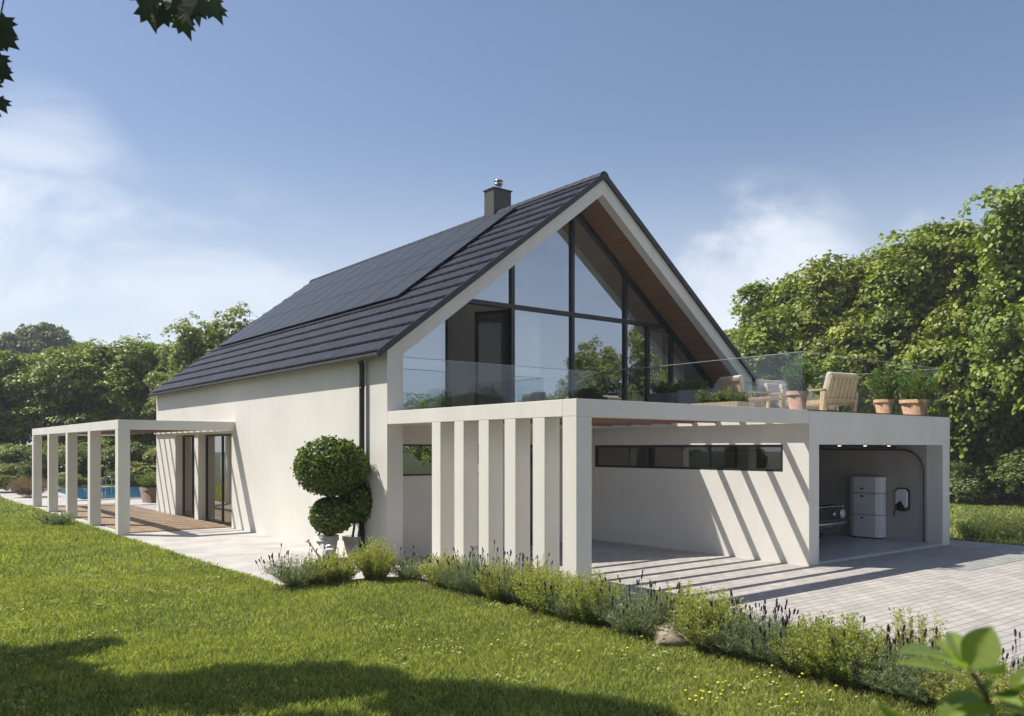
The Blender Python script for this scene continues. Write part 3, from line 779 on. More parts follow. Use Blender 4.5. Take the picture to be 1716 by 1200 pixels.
# ================================================================== POTS, PLANTS
def pot_mesh(r, h, mat, parent, name='pot', rim=True):
    m = MB(); prof = [(r * .68, 0), (r * .92, h * .80)]
    if rim: prof += [(r * 1.02, h * .80), (r * 1.02, h), (r * .90, h), (r * .86, h * .88)]
    else: prof += [(r, h), (r * .92, h), (r * .88, h * .9)]
    # sharp edges: duplicate profile points
    pr = []
    for p in prof: pr += [p, p]
    m.lathe(pr, 36, None, True); o = m.build(name, mat, parent)
    s_ = MB(); s_.lathe([(0.001, h * .885), (r * .87, h * .885)], 24, None, False); s_.build('soil', SOIL, o)
    return o
def stems_plant(seed, n, h, spread, leaf, nl, lean=.5, up=.9, aspect=.25, start=.1, base=.1, bend=.15):
    """bunch of leafy stems"""
    rng = np.random.default_rng(seed)
    a = rng.uniform(0, 2 * PI, n); r0 = base * np.sqrt(rng.uniform(0, 1, n))
    b = np.stack([r0 * np.cos(a), r0 * np.sin(a), np.zeros(n)], 1)
    rt_ = spread * np.sqrt(rng.uniform(0, 1, n)); hh = h * rng.uniform(.6, 1.0, n) * np.sqrt(np.clip(1 - (rt_ / (spread * 1.25)) ** 2, .1, 1))
    t = np.stack([rt_ * np.cos(a), rt_ * np.sin(a), hh], 1)
    C = []; Ax = []; Nn = []; S_ = []
    for k in range(n):
        u = rng.uniform(start, 1, nl)[:, None]
        p = b[k] * (1 - u) + t[k] * u; p[:, 2] = t[k, 2] * (u[:, 0] ** .8); p[:, :2] += (t[k, :2] - b[k, :2]) * (bend * (u - u ** 2))
        d = unit(rng.normal(size=(nl, 3)) * np.array([1, 1, .4]) + np.array([0, 0, up]) + unit(t[k:k + 1] - b[k:k + 1]) * lean)
        C.append(p + d * leaf * .5); Ax.append(d); Nn.append(unit(np.cross(d, rng.normal(size=(nl, 3))))); S_.append(leaf * rng.uniform(.6, 1.2, nl) * (1.15 - .4 * u[:, 0]))
    C = np.concatenate(C); Ax = np.concatenate(Ax); Nn = np.concatenate(Nn); S_ = np.concatenate(S_)
    V, Fq = leaf_cards(rng, C, Nn, S_, aspect, .06, Ax)
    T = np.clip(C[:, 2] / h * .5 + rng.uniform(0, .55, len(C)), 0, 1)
    parts = [(V, Fq, np.repeat(T, 4))]
    # stems as thin quads
    sv = []; 
    for k in range(n):
        d = np.array([math.cos(a[k] + 1.57), math.sin(a[k] + 1.57), 0]) * .0025
        sv += [b[k] - d, b[k] + d, t[k] + d * .5, t[k] - d * .5]
    sv = np.array(sv); parts.append((sv, np.arange(len(sv)).reshape(-1, 4), np.full(len(sv), .2)))
    V, Fq, T = join(parts)
    return V, Fq, T, t

SPIKE = None
def lavender(seed, loc, h, spread, n, nsp, label, dens=34, fh=.16):
    e = empty('lavender_plant', loc, 0, label, 'lavender', 'plants in the border between lawn and paving')
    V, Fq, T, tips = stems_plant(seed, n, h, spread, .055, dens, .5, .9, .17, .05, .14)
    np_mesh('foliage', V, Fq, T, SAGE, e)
    rng = random.Random(seed)
    global SPIKE
    for k in range(nsp):
        t = tips[rng.randrange(len(tips))]
        if SPIKE is None:
            m = MB(); m.tube([(0, 0, -.14), (0, 0, 0)], .0028, 4)
            m.lathe([(.002, 0), (.010, .008), (.013, .022), (.009, .031), (.014, .036), (.012, .052), (.004, .068)], 7)
            SPIKE = m.build('flower_spike', BLOOM, e); o = SPIKE
        else: o = SPIKE.copy(); COL.objects.link(o); o.parent = e
        lean = Vector((t[0], t[1], 0)) * .5
        ex = rng.uniform(.05, fh)
        o.location = (t[0] * 1.02 + lean.x * .15, t[1] * 1.02 + lean.y * .15, t[2] + ex)
        s = rng.uniform(.55, .95); o.scale = (s, s, s * (1 + ex)); o.rotation_euler = (-lean.y * 1.0 + rng.uniform(-.15, .15), lean.x * 1.0 + rng.uniform(-.15, .15), 0)
    return e
def lime(seed, loc, h, spread, n, label, leaf=.05, dens=42, mat=None):
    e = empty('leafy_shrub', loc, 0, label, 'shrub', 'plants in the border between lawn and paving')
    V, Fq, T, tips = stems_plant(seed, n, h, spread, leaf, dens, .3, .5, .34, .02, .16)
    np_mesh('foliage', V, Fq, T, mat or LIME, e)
    return e
def G_(px, py):
    return gnd(px, F * H / (py - HY))
def B(px, py, topy):
    p = G_(px, py); d = F * H / (py - HY); return p, (py - topy) * d / F
specs = [
 ('lav', 497, 984, 926, .42, 70, 26, 'lavender with dark spikes at the left end of the border, nearest the topiary'),
 ('lime', 570, 976, 928, .32, 46, 0, 'low light green shrub directly in front of the left topiary pot'),
 ('lime', 630, 974, 908, .30, 60, 0, 'tall narrow yellow green shrub in front of the right topiary pot'),
 ('lav', 688, 972, 930, .36, 46, 10, 'grey green lavender in front of the recessed wall left of the fins'),
 ('lime', 745, 984, 932, .34, 50, 0, 'light green shrub at the foot of the leftmost fin'),
 ('lav', 805, 998, 925, .44, 76, 26, 'lavender full of dark spikes in front of the middle fins'),
 ('lav', 870, 1012, 935, .42, 70, 22, 'dense grey green lavender in front of the rightmost fins'),
 ('lime', 925, 1030, 960, .34, 56, 0, 'light green shrub just left of the carport corner column'),
 ('lime', 990, 1045, 965, .34, 70, 0, 'bright green shrub at the foot of the carport corner column'),
 ('lav', 1062, 1064, 975, .44, 80, 24, 'green lavender between the corner column shrub and the garden stone'),
 ('lime', 1137, 1062, 985, .30, 40, 0, 'airy light green shrub behind the garden stone'),
 ('lime', 1192, 1092, 1000, .36, 84, 0, 'tall bushy light green shrub right of the garden stone'),
 ('lav', 1270, 1108, 1020, .40, 74, 30, 'lavender crowded with dark spikes right of the tall bushy shrub'),
 ('lav', 1325, 1122, 1035, .36, 56, 22, 'lavender with dark spikes just left of the roundest light green shrub'),
 ('lime', 1400, 1142, 1040, .36, 84, 0, 'roundest light green shrub of the border, in front of the open paving'),
 ('lav', 1468, 1156, 1060, .32, 30, 10, 'sparse brownish lavender with bare paving showing through its stems'),
 ('lime', 1532, 1140, 1030, .28, 26, 0, 'thin upright light green shrub left of the big foreground leaves'),
 ('lav', 1565, 1182, 1085, .46, 80, 16, 'low dense lavender at the bottom of the picture left of the foreground leaves'),
 ('lav', 1690, 1190, 1095, .42, 60, 20, 'lavender at the right edge behind the big foreground leaves'),
 ('lime', 1640, 1215, 1120, .36, 50, 0, 'light green shrub mostly hidden behind the big foreground leaves'),
]
specs += [
 ('lime', 535, 980, 938, .30, 40, 0, 'low light green tuft between the leftmost lavender and the pots'),
 ('lav', 770, 992, 932, .34, 50, 12, 'lavender squeezed behind the shrub at the leftmost fin'),
 ('lime', 838, 1008, 945, .32, 46, 0, 'light green shrub between the two lavenders before the fins'),
 ('lime', 900, 1022, 945, .30, 46, 0, 'upright light green shrub before the rightmost fin'),
 ('lav', 960, 1040, 980, .32, 50, 8, 'small lavender between two light shrubs left of the corner column'),
 ('lav', 1105, 1072, 990, .34, 56, 16, 'lavender leaning over the garden stone from the left'),
 ('lav', 1235, 1102, 1025, .34, 56, 16, 'lavender touching the tall bushy shrub on its right side'),
 ('lime', 1360, 1132, 1050, .30, 50, 0, 'smaller light green shrub tucked against the roundest one'),
 ('lime', 1440, 1150, 1068, .30, 50, 0, 'light green shrub right of the roundest one'),
 ('lav', 1505, 1165, 1085, .36, 56, 14, 'lavender below the thin upright shrub'),
]
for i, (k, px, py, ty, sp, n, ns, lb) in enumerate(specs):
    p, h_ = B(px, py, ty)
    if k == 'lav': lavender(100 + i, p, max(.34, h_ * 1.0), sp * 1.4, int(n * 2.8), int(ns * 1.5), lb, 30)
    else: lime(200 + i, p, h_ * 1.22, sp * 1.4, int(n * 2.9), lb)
# lawn plant by pergola columns
p, h_ = B(95, 880, 855)
e = empty('low_shrub', p, 0, 'small grey green plant in the lawn beside the pergola columns', 'shrub')
V, Fq, T, tips = stems_plant(77, 80, .42, .62, .06, 50, .5, .6, .3, .02, .3); np_mesh('foliage', V, Fq, T, SAGE, e)
p = G_(1668, 908)
for i, (px, py) in enumerate(((1640, 905), (1672, 900), (1700, 908), (1730, 905))):
    p, _ = B(px, py, 870)
    e = empty('meadow_plant', p, 0, ['leftmost', 'second', 'third', 'outermost'][i] + ' tuft of tall green meadow plants on the right lawn beside the driveway', 'meadow plant', 'tufts on the right lawn')
    V, Fq, T, tips = stems_plant(300 + i, 60, .62, .55, .09, 34, .4, 1.1, .25, .02, .4); np_mesh('foliage', V, Fq, T, SHRUB, e)
# stone
def rock(name, loc, r, seed, label):
    rng = np.random.default_rng(seed); import bmesh
    bm = bmesh.new(); bmesh.ops.create_icosphere(bm, subdivisions=4, radius=1)
    dirs = unit(rng.normal(size=(9, 3))); ds = rng.uniform(.8, .95, 9)
    for v in bm.verts:
        c = np.array(v.co)
        for d_, s_ in zip(dirs, ds):
            q = c @ d_
            if q > s_: c = c - d_ * (q - s_) * .85
        v.co = Vector(c * np.array(r))
    me = bpy.data.meshes.new(name); bm.to_mesh(me); bm.free(); me.polygons.foreach_set('use_smooth', [True] * len(me.polygons))
    me.materials.append(STONE); o = bpy.data.objects.new(name, me); COL.objects.link(o); o.location = Vector([float(v) for v in loc]); o.rotation_euler = (0, 0, .5)
    return tag(o, label, 'stone')
p = G_(1132, 1076); p[2] = .07
rock('garden_stone', p, (.38, .28, .15), 5, 'pale rounded stone lying in the border at the lawn edge')

# topiary
def ball(rng, c, r, n, size, fz=1.0):
    d = unit(rng.normal(size=(n, 3))); rr = r * np.where(rng.uniform(size=n) < .05, rng.uniform(1.02, 1.12, n), rng.uniform(.86, 1.04, n))[:, None]
    bump = 1 + .04 * np.sin(d[:, :1] * 9 + 1) * np.sin(d[:, 1:2] * 8) 
    P_ = np.array(c) + d * rr * bump * np.array([1, 1, fz])
    nn = unit(d + rng.normal(size=(n, 3)) * .7)
    V, Fq = leaf_cards(rng, P_, nn, size * rng.uniform(.6, 1.3, n), .7)
    return V, Fq, np.repeat(rng.uniform(0, 1, n) ** 1.3, 4)
def core(c, r, fz=1.0):
    import bmesh
    bm = bmesh.new(); bmesh.ops.create_icosphere(bm, subdivisions=3, radius=r * .86)
    V = np.array([list(v.co) for v in bm.verts]) * np.array([1, 1, fz]) + np.array(c)
    Fq = [[v.index for v in f.verts] for f in bm.faces]; bm.free()
    return V, Fq
def topiary(loc, balls, stems, potr, poth, label, seed):
    e = empty('topiary_tree', loc, 0, label, 'topiary')
    rng = np.random.default_rng(seed); parts = []
    for (c, r, n, fz_) in balls:
        parts.append(ball(rng, c, r, int(n * .75), .072, fz_))
        cv, cf = core(c, r, fz_); cf = np.array([f + [f[2]] for f in cf])
        # degenerate-free: use quads built from triangles via midpoint
        tri = np.array([f[:3] for f in cf]); mid = (cv[tri[:, 2]] + cv[tri[:, 0]]) / 2
        V2 = np.concatenate([cv, mid]); q = np.stack([tri[:, 0], tri[:, 1], tri[:, 2], np.arange(len(tri)) + len(cv)], 1)
        parts.append((V2, q, np.zeros(len(V2))))
    V, Fq, T = join(parts); np_mesh('foliage', V, Fq, T, BOX, e)
    m = MB()
    for s_ in stems: m.tube(s_, .026, 8)
    m.build('trunk', BARKL, e); pot_mesh(potr, poth, CEMPOT, e)
    return e
LT = Vector((float(RT[0]), float(RT[1]), 0))
pA = gnd(548, 16.45); sc = 16.45 / F
cA1 = LT * ((556 - 548) * sc) + Vector((0, 0, zat(864, 16.45))); cA2 = LT * ((555 - 548) * sc) + Vector((0, 0, zat(782, 16.45)))
topiary(pA, [(cA2, 59 * sc, 8000, .80), (cA1, 36 * sc, 3600, .86)], [[(0, 0, .3), tuple(cA1), tuple(cA2)], [(.05, .03, .3), tuple(cA1 + Vector((.05, .05, 0)))]], .225, .47, 'two ball topiary, its larger clipped ball above the smaller, in the left pale pot', 11)
pB = gnd(594, 16.85); sc2 = 16.85 / F
cB = LT * ((604 - 594) * sc2) + Vector((0, 0, zat(841, 16.85)))
topiary(pB, [(cB, 36 * sc2, 3800, .95)], [[(-.05, 0, .35), tuple(cB + Vector((-.05, 0, 0)))], [(.09, .02, .35), tuple(cB + Vector((.08, 0, 0)))]], .24, .42, 'single ball topiary on two stems in the right pale pot by the wall', 12)
# watering can
wca = empty('watering_can', gnd(549, 15.9), math.radians(-38 + 180), 'small metal watering can in front of the topiary pots', 'watering can')
m = MB(); m.lathe([(.13, .0), (.13, .0), (.125, .02), (.12, .26), (.115, .27), (.10, .275), (.09, .26)], 28); m.build('body', CEMPOT, wca)
m = MB(); m.tube([(.11, 0, .06), (.22, 0, .20), (.36, 0, .40)], [.026, .018, .013], 10); m.lathe([(.014, 0), (.045, .05), (.047, .055), (.0, .06)], 16, Matrix.Translation((.355, 0, .39)) @ Matrix.Rotation(math.radians(40), 4, 'Y'), False); m.build('spout', STEEL, wca)
m = MB(); m.tube([(-.11, 0, .08), (-.20, 0, .16), (-.20, 0, .28), (-.10, 0, .34), (.0, 0, .34), (.06, 0, .27)], .010, 8); m.build('handle', STEEL, wca)

# big planter by the pool
pl_ = empty('planter', gnd(252, 33.4), 0, 'large brown planter with a leafy shrub between the pool and the house corner', 'planter')
pot_mesh(.42, .62, basic('brown_pot', (.20, .13, .095), .8, .1, 6), pl_, rim=False)
V, Fq, T, tips = stems_plant(61, 70, .75, .6, .10, 40, .4, .6, .4, .02, .25); V = V + np.array([0, 0, .5]); np_mesh('foliage', V, Fq, T, SHRUB, pl_)
dg = empty('dry_grass_tuft', gnd(50, 37), 0, 'mound of dry brown ornamental grass at the left end of the pool paving', 'ornamental grass')
V, Fq, T, tips = stems_plant(62, 220, .95, 1.0, .28, 16, .9, .4, .07, .1, .3); np_mesh('foliage', V, Fq, T, DRY, dg)

# terrace pots
def potted(px, dep, r, h, ph, label, seed, spread):
    p = gnd(px, dep, 2.90); e = empty('potted_shrub', p, 0, label, 'potted plant', 'terracotta pots on the roof terrace'); pot_mesh(r, h, TERRA, e)
    V, Fq, T, tips = stems_plant(seed, 60, ph, spread, .10, 34, .3, .6, .45, .03, r * .6); V = V + np.array([0, 0, h * .85]); np_mesh('foliage', V, Fq, T, BOX_L, e)
BOX_L = leafmat('potted_leaf', (.045, .09, .016), (.16, .23, .05), .3)
def dep_of(x, y): return float((np.array([x, y, 0]) - CAM) @ FW)
potted(1336, dep_of(6.22, .42), .205, .38, .78, 'terracotta pot with a bushy shrub at the left corner of the terrace glass', 401, .36)
potted(1481, dep_of(9.25, .42), .20, .33, .80, 'narrower terracotta pot with upright shrub right of the wooden armchair', 402, .34)
potted(1532, dep_of(10.55, .45), .305, .37, .80, 'widest terracotta pot with spreading shrub at the right end of the terrace', 403, .48)
def cube_planter(px, dep, w, h, label, seed, rz, mat=GREYPOT):
    p = gnd(px, dep, 2.90); e = empty('square_planter', p, rz, label, 'planter', 'planters before the glazed gable')
    m = MB(); a, b = w * .42, w * .5
    v = [(-a, -a, 0), (a, -a, 0), (a, a, 0), (-a, a, 0), (-b, -b, h), (b, -b, h), (b, b, h), (-b, b, h), (-b + .03, -b + .03, h), (b - .03, -b + .03, h), (b - .03, b - .03, h), (-b + .03, b - .03, h), (-b + .03, -b + .03, h - .08), (b - .03, -b + .03, h - .08), (b - .03, b - .03, h - .08), (-b + .03, b - .03, h - .08)]
    f = [(3, 2, 1, 0)] + [(i, (i + 1) % 4, (i + 1) % 4 + 4, i + 4) for i in range(4)] + [(i + 4, (i + 1) % 4 + 4, (i + 1) % 4 + 8, i + 8) for i in range(4)] + [(i + 8, (i + 1) % 4 + 8, (i + 1) % 4 + 12, i + 12) for i in range(4)]
    m.add(v, f); pm = m.build('box', mat, e, .005)
    m = MB(); m.box(-b + .031, b - .031, -b + .031, b - .031, h - .12, h - .075); m.build('soil', SOIL, pm)
    V, Fq, T, tips = stems_plant(seed, 50, .42, w * .62, .08, 40, .4, .3, .5, .03, w * .3); V = V + np.array([0, 0, h - .1]); np_mesh('foliage', V, Fq, T, BOX_L, e)
cube_planter(1118, dep_of(7.6, 5.0), .62, .62, 'dark square planter with round shrub, left of the lighter grey planter', 411, .2)
cube_planter(1158, dep_of(8.2, 4.6), .78, .70, 'larger grey square planter with low shrub before the gable glass', 412, .5, basic('light_grey_planter', (.27, .26, .24), .8, .08, 5))
# furniture
def armchair(loc, rz, label, cushion=True, name='armchair', width=.72, cush=CANVAS, group=None):
    e = empty(name, loc, rz, label, name.replace('_', ' '), group); w = width / 2
    # faces +Y
    for sx in (-1, 1):
        m = MB(); x0, x1 = (sx * w - .035, sx * w + .035)
        m.box(x0, x1, .28, .35, 0, .52); m.build('leg', TEAK, e, .004)
        m = MB(); m.prism_yz([(-.36, 0), (-.29, 0), (-.31, .5), (-.42, .5)], x0, x1); m.build('leg', TEAK, e)
        m = MB(); m.box(x0 - .01, x1 + .01, -.38, .38, .522, .555); m.build('armrest', TEAK, e, .004)
        m = MB(); m.box(x0 + .01, x1 - .01, -.29, .28, .22, .30); m.build('side_rail', TEAK, e, .003)
    m = MB(); m.box(-w + .036, w - .036, -.30, .30, .23, .27); m.build('seat', TEAK, e)
    m = MB(); M = Matrix.Translation((0, -.33, .26)) @ Matrix.Rotation(math.radians(14), 4, 'X')
    n = max(5, int(width / .12))
    for k in range(n):
        xx = -w + .04 + (width - .08) * k / n; m.box(xx, xx + (width - .08) / n - .015, -.03, -.005, 0, .60, M)
    m.box(-w + .036, w - .036, -.055, -.031, .56, .62, M); m.box(-w + .036, w - .036, -.055, -.031, .05, .10, M); m.build('backrest', TEAK, e)
    if cushion:
        m = MB(); m.box(-w + .05, w - .05, -.28, .33, .275, .40); s_ = m.build('seat_cushion', cush, e, .035)
        m = MB(); m.box(-w + .05, w - .05, .0, .12, .10, .66, M); m.build('back_cushion', cush, e, .035)
    return e
fz = 2.90
ac = armchair((8.3, 1.22, fz), math.radians(-9), 'pale slatted wooden armchair with its back to the terrace edge', width=.86); ac.scale = (1.12, 1.12, .95)
armchair((7.9, 2.95, fz), math.radians(-100), 'cream cushioned armchair behind the wooden crate seen through the glass', width=.78)
sf = armchair((9.7, 2.75, fz), math.radians(178), 'long outdoor sofa with cream and floral cushions on the terrace', name='sofa', width=2.2)
for i, (xx, lb) in enumerate(((.22, 'floral cushion leaning on the sofa nearer the wooden armchair'), (.78, 'floral cushion leaning on the sofa nearer the coffee table'))):
    M = Matrix.Translation((9.7, 2.75, fz)) @ Matrix.Rotation(math.radians(178), 4, 'Z') @ Matrix.Translation((xx, -.08, .42)) @ Matrix.Rotation(math.radians(18), 4, 'X')
    m = MB(); m.box(-.23, .23, -.05, .06, 0, .42); o = m.build('cushion', PATTERN, None, .05); o.matrix_world = M; tag(o, lb, 'cushion', 'floral cushions')
ct = empty('coffee_table', (7.4, 2.05, fz), math.radians(10), 'low slatted wooden coffee table between crate and sofa', 'table')
m = MB()
for k in range(7): m.box(-.45, .45, -.30 + k * .088, -.30 + k * .088 + .075, .34, .375)
m.build('tabletop', TEAK, ct)
for sx in (-.38, .38):
    for sy in (-.24, .24):
        m = MB(); m.prism_xz([(sx - .03 + (.06 if sx > 0 else -.06), 0), (sx + .03 + (.06 if sx > 0 else -.06), 0), (sx + .03, .338), (sx - .03, .338)], sy - .025, sy + .025); m.build('leg', TEAK, ct)
cr = empty('planting_crate', (6.25, 2.3, fz), 0, 'low pale wooden planting crate filled with green leaves on the terrace', 'planting crate')
m = MB()
for k in range(2): m.box(-.28, .28, -.60, -.575, .01 + k * .12, .12 + k * .12); m.box(-.28, .28, .575, .60, .01 + k * .12, .12 + k * .12); m.box(-.30, -.281, -.60, .60, .01 + k * .12, .12 + k * .12); m.box(.281, .30, -.60, .60, .01 + k * .12, .12 + k * .12)
m.build('box', TEAK, cr, .003)
m = MB(); m.box(-.28, .28, -.574, .574, .02, .20); m.build('soil', SOIL, cr)
V1 = []
for k in range(4):
    V, Fq, T, tips = stems_plant(420 + k, 26, .30 + .1 * (k % 2), .26, .08, 26, .4, .4, .5, .03, .1); V1.append((V + np.array([0, -.42 + .28 * k, .18]), Fq, T))
V, Fq, T = join(V1); np_mesh('foliage', V, Fq, T, SHRUB, cr)

# ================================================================== TREES
P1 = tree_proto(1, (4.3, 4.3, 4.6), 10, 60, 17, 46, .20, .50, MAPLE, fill=.10)
P2 = tree_proto(2, (4.6, 4.4, 4.9), 10, 66, 16, 46, .19, .48, MAPLE, fill=.10)
P3 = tree_proto(3, (3.4, 3.5, 4.6), 10, 44, 20, 30, .18, .38, MAPLE_L, fill=.08, name='broadleaf_tree')
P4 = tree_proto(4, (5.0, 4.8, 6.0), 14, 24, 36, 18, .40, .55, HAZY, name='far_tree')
GR = 'trees along the right side of the garden'; GL_ = 'trees beyond the pool'
rt_list = [
 (P1, 1345, 43, 462, 5.0, 'rounded green tree just right of the gable roof edge'),
 (P2, 1450, 39, 425, 4.8, 'broad maple rising behind the terrace armchair'),
 (P1, 1555, 36.5, 386, 4.7, 'tall maple with the highest rounded top behind the terrace pots'),
 (P2, 1655, 34, 384, 4.4, 'dense maple just right of the garage end'),
 (P1, 1800, 29.5, 285, 4.3, 'tallest tree cut by the right edge of the picture'),
 (P3, 1285, 52, 520, 3.8, 'paler loose tree left of the rounded tree near the roof edge'),
 (P2, 1400, 50, 470, 5.0, 'dark tree standing behind the terrace sofa in the second row'),
 (P1, 1510, 47, 440, 5.0, 'second row tree filling the gap above the terrace pots'),
 (P2, 1700, 44, 400, 5.0, 'second row tree at the right behind the dense maple'),
 (P2, 1900, 30, 300, 5.0, 'tree beyond the right edge of the garden'),
]
for (pr, px, d, ty, w, lb) in rt_list: place(pr, gnd(px, d), zat(ty, d), w, None, lb, 'tree', GR)
lf_list = [
 (P1, -70, 57, 590, 5.4, 'tree at the far left edge behind the pool garden'),
 (P2, 20, 58, 585, 5.2, 'tree above the leftmost pergola column'),
 (P1, 95, 62, 592, 5.2, 'lower maple left of the broad round maple beyond the pergola'),
 (P2, 180, 57, 566, 5.4, 'broad round maple over the middle of the pergola'),
 (P1, 252, 59, 578, 4.8, 'maple whose crown meets the far end of the roof'),
 (P3, 372, 50, 512, 3.4, 'pale tree peeking above the lower roof slope'),
 (P3, 330, 54, 545, 3.0, 'smaller pale tree beside the one peeking above the roof'),
 (P2, 300, 68, 610, 5.0, 'dark tree behind the far corner of the house'),
 (P1, 440, 62, 600, 5.2, 'tree hidden largely behind the house roof'),
 (P2, -170, 52, 570, 5.4, 'tree left of the pool outside the picture edge'),
]
for (pr, px, d, ty, w, lb) in lf_list: place(pr, gnd(px, d), zat(ty, d), w, None, lb, 'tree', GL_)
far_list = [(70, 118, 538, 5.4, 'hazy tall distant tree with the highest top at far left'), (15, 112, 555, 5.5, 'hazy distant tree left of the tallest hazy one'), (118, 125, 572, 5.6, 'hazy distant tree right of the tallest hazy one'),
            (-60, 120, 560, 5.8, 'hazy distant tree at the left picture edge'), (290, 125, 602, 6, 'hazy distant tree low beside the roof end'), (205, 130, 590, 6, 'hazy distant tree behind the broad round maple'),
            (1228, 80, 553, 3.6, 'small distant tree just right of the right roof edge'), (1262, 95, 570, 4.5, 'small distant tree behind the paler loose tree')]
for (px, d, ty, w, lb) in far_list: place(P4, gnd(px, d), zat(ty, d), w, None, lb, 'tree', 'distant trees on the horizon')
# trees behind the camera, mirrored in the gable glass
for i, (x, y, h_, w_) in enumerate(((23.4, -10.9, 8.2, 2.3), (26.0, -9.0, 8.9, 2.4), (20, -21, 5.6, 3.2), (30, -24, 6.0, 3.6), (12, -36, 5.4, 3.6), (36, -14, 8.5, 3.6), (38, -26, 7, 4), (-2, -46, 5.2, 4), (-20, -46, 5.5, 4))):
    place((P3, P1, P2)[i % 3], (x, y, 0), h_, w_, None, ['slim tree across the driveway mirrored in the middle glass pane', 'slim tree beside the mirrored one across the driveway', 'low tree at the street side of the driveway', 'low tree at the far street side', 'low tree at the far end of the drive', 'broad tree across the right lawn from the garage', 'tree at the far right behind the garage forecourt', 'low tree behind the viewpoint on the lawn', 'low tree behind the left of the viewpoint'][i], 'tree', 'trees behind the viewpoint')
# bushes
def bush_proto(seed, R, h, mat, size=.10, rc=.2, name='garden_bush', nl=16, nc=30, nleaf=20):
    V, Fq, T, lc, lr = crown(seed, R, R[2] * .85, nl, nc, nleaf, size, rc, .35, .5)
    V[:, 2] = np.maximum(V[:, 2], .02)
    e = empty(name, (0, 0, 0)); np_mesh('foliage', V, Fq, T, mat, e)
    rnd_ = random.Random(seed); m = MB()
    for k in range(7):
        a = rnd_.uniform(0, 6.28); m.tube([(0.05 * math.cos(a), .05 * math.sin(a), 0), (R[0] * .4 * math.cos(a), R[0] * .4 * math.sin(a), R[2] * 1.0)], [.03, .012], 5)
    m.build('stem', BARK, e); e['h0'] = float(V[:, 2].max()); e['w0'] = R[0]; return e
B1 = bush_proto(31, (1.3, 1.3, 1.1), 2, SHRUB)
B2 = bush_proto(32, (1.5, 1.4, 1.3), 2, MAPLE_L, .12)
B3 = bush_proto(33, (1.4, 1.3, .8), 1, HYDR, .10, .14, 'hydrangea_bush')
bl = [(-40, 46, 752, 2.4), (8, 48, 742, 2.6), (50, 50, 748, 2.2), (92, 52, 738, 2.6), (140, 50, 744, 2.2), (182, 53, 732, 3.0), (222, 50, 740, 2.5), (262, 49, 745, 2.6), (310, 50, 745, 2.6), (-10, 41, 775, 1.6), (34, 47, 772, 1.3), (120, 46, 790, 1.4), (212, 47, 786, 1.5)]
bn = ['bush at the left picture edge beyond the pool', 'round bush left of the first pergola column', 'bush seen left beside the leftmost pergola column', 'bush between the first and second pergola columns', 'bush between the second and third pergola columns', 'largest pale bush seen between the third and fourth columns', 'bush seen right of the fourth pergola column', 'bush beyond the planter at the house corner', 'bush hidden behind the house corner', 'low dark bush at the left picture edge', 'low bush behind the dry grass mound', 'low bush behind the far edge of the pool', 'low bush behind the pool ladder']
for i, (px, d, ty, w) in enumerate(bl): place((B1, B2)[i % 2], gnd(px, d), max(.6, zat(ty, d)), w * .8, None, bn[i], 'bush', 'bushes beyond the pool')
br_ = [(1608, 33, 765, 1.6, 0), (1640, 37, 705, 2.4, 1), (1690, 38, 690, 2.6, 0), (1735, 35, 690, 2.6, 1), (1590, 38, 700, 2.6, 1), (1545, 41, 700, 2.6, 0), (1780, 30, 740, 2.2, 0)]
bn = ['bush touching the right end of the garage', 'bush behind the pale flowering hydrangeas', 'tall dark bush behind the hydrangeas at right', 'bush at the right picture edge below the tallest tree', 'bush half hidden behind the garage corner', 'bush hidden behind the garage', 'bush outside the right picture edge']
for i, (px, d, ty, w, k) in enumerate(br_): place((B1, B2)[k], gnd(px, d), max(.8, zat(ty, d)), w, None, bn[i], 'bush', 'bushes under the right trees')
for i, (px, d, ty, w) in enumerate(((1632, 33.5, 812, .9), (1664, 33, 808, 1.0), (1704, 32.5, 815, .9), (1745, 32, 812, 1.0))):
    place(B3, gnd(px, d), zat(ty, d), w, None, ['leftmost pale flowering hydrangea at the lawn edge', 'highest pale hydrangea at the lawn edge', 'pale hydrangea cut by the right picture edge', 'pale hydrangea outside the right picture edge'][i], 'hydrangea', 'hydrangeas along the right lawn')

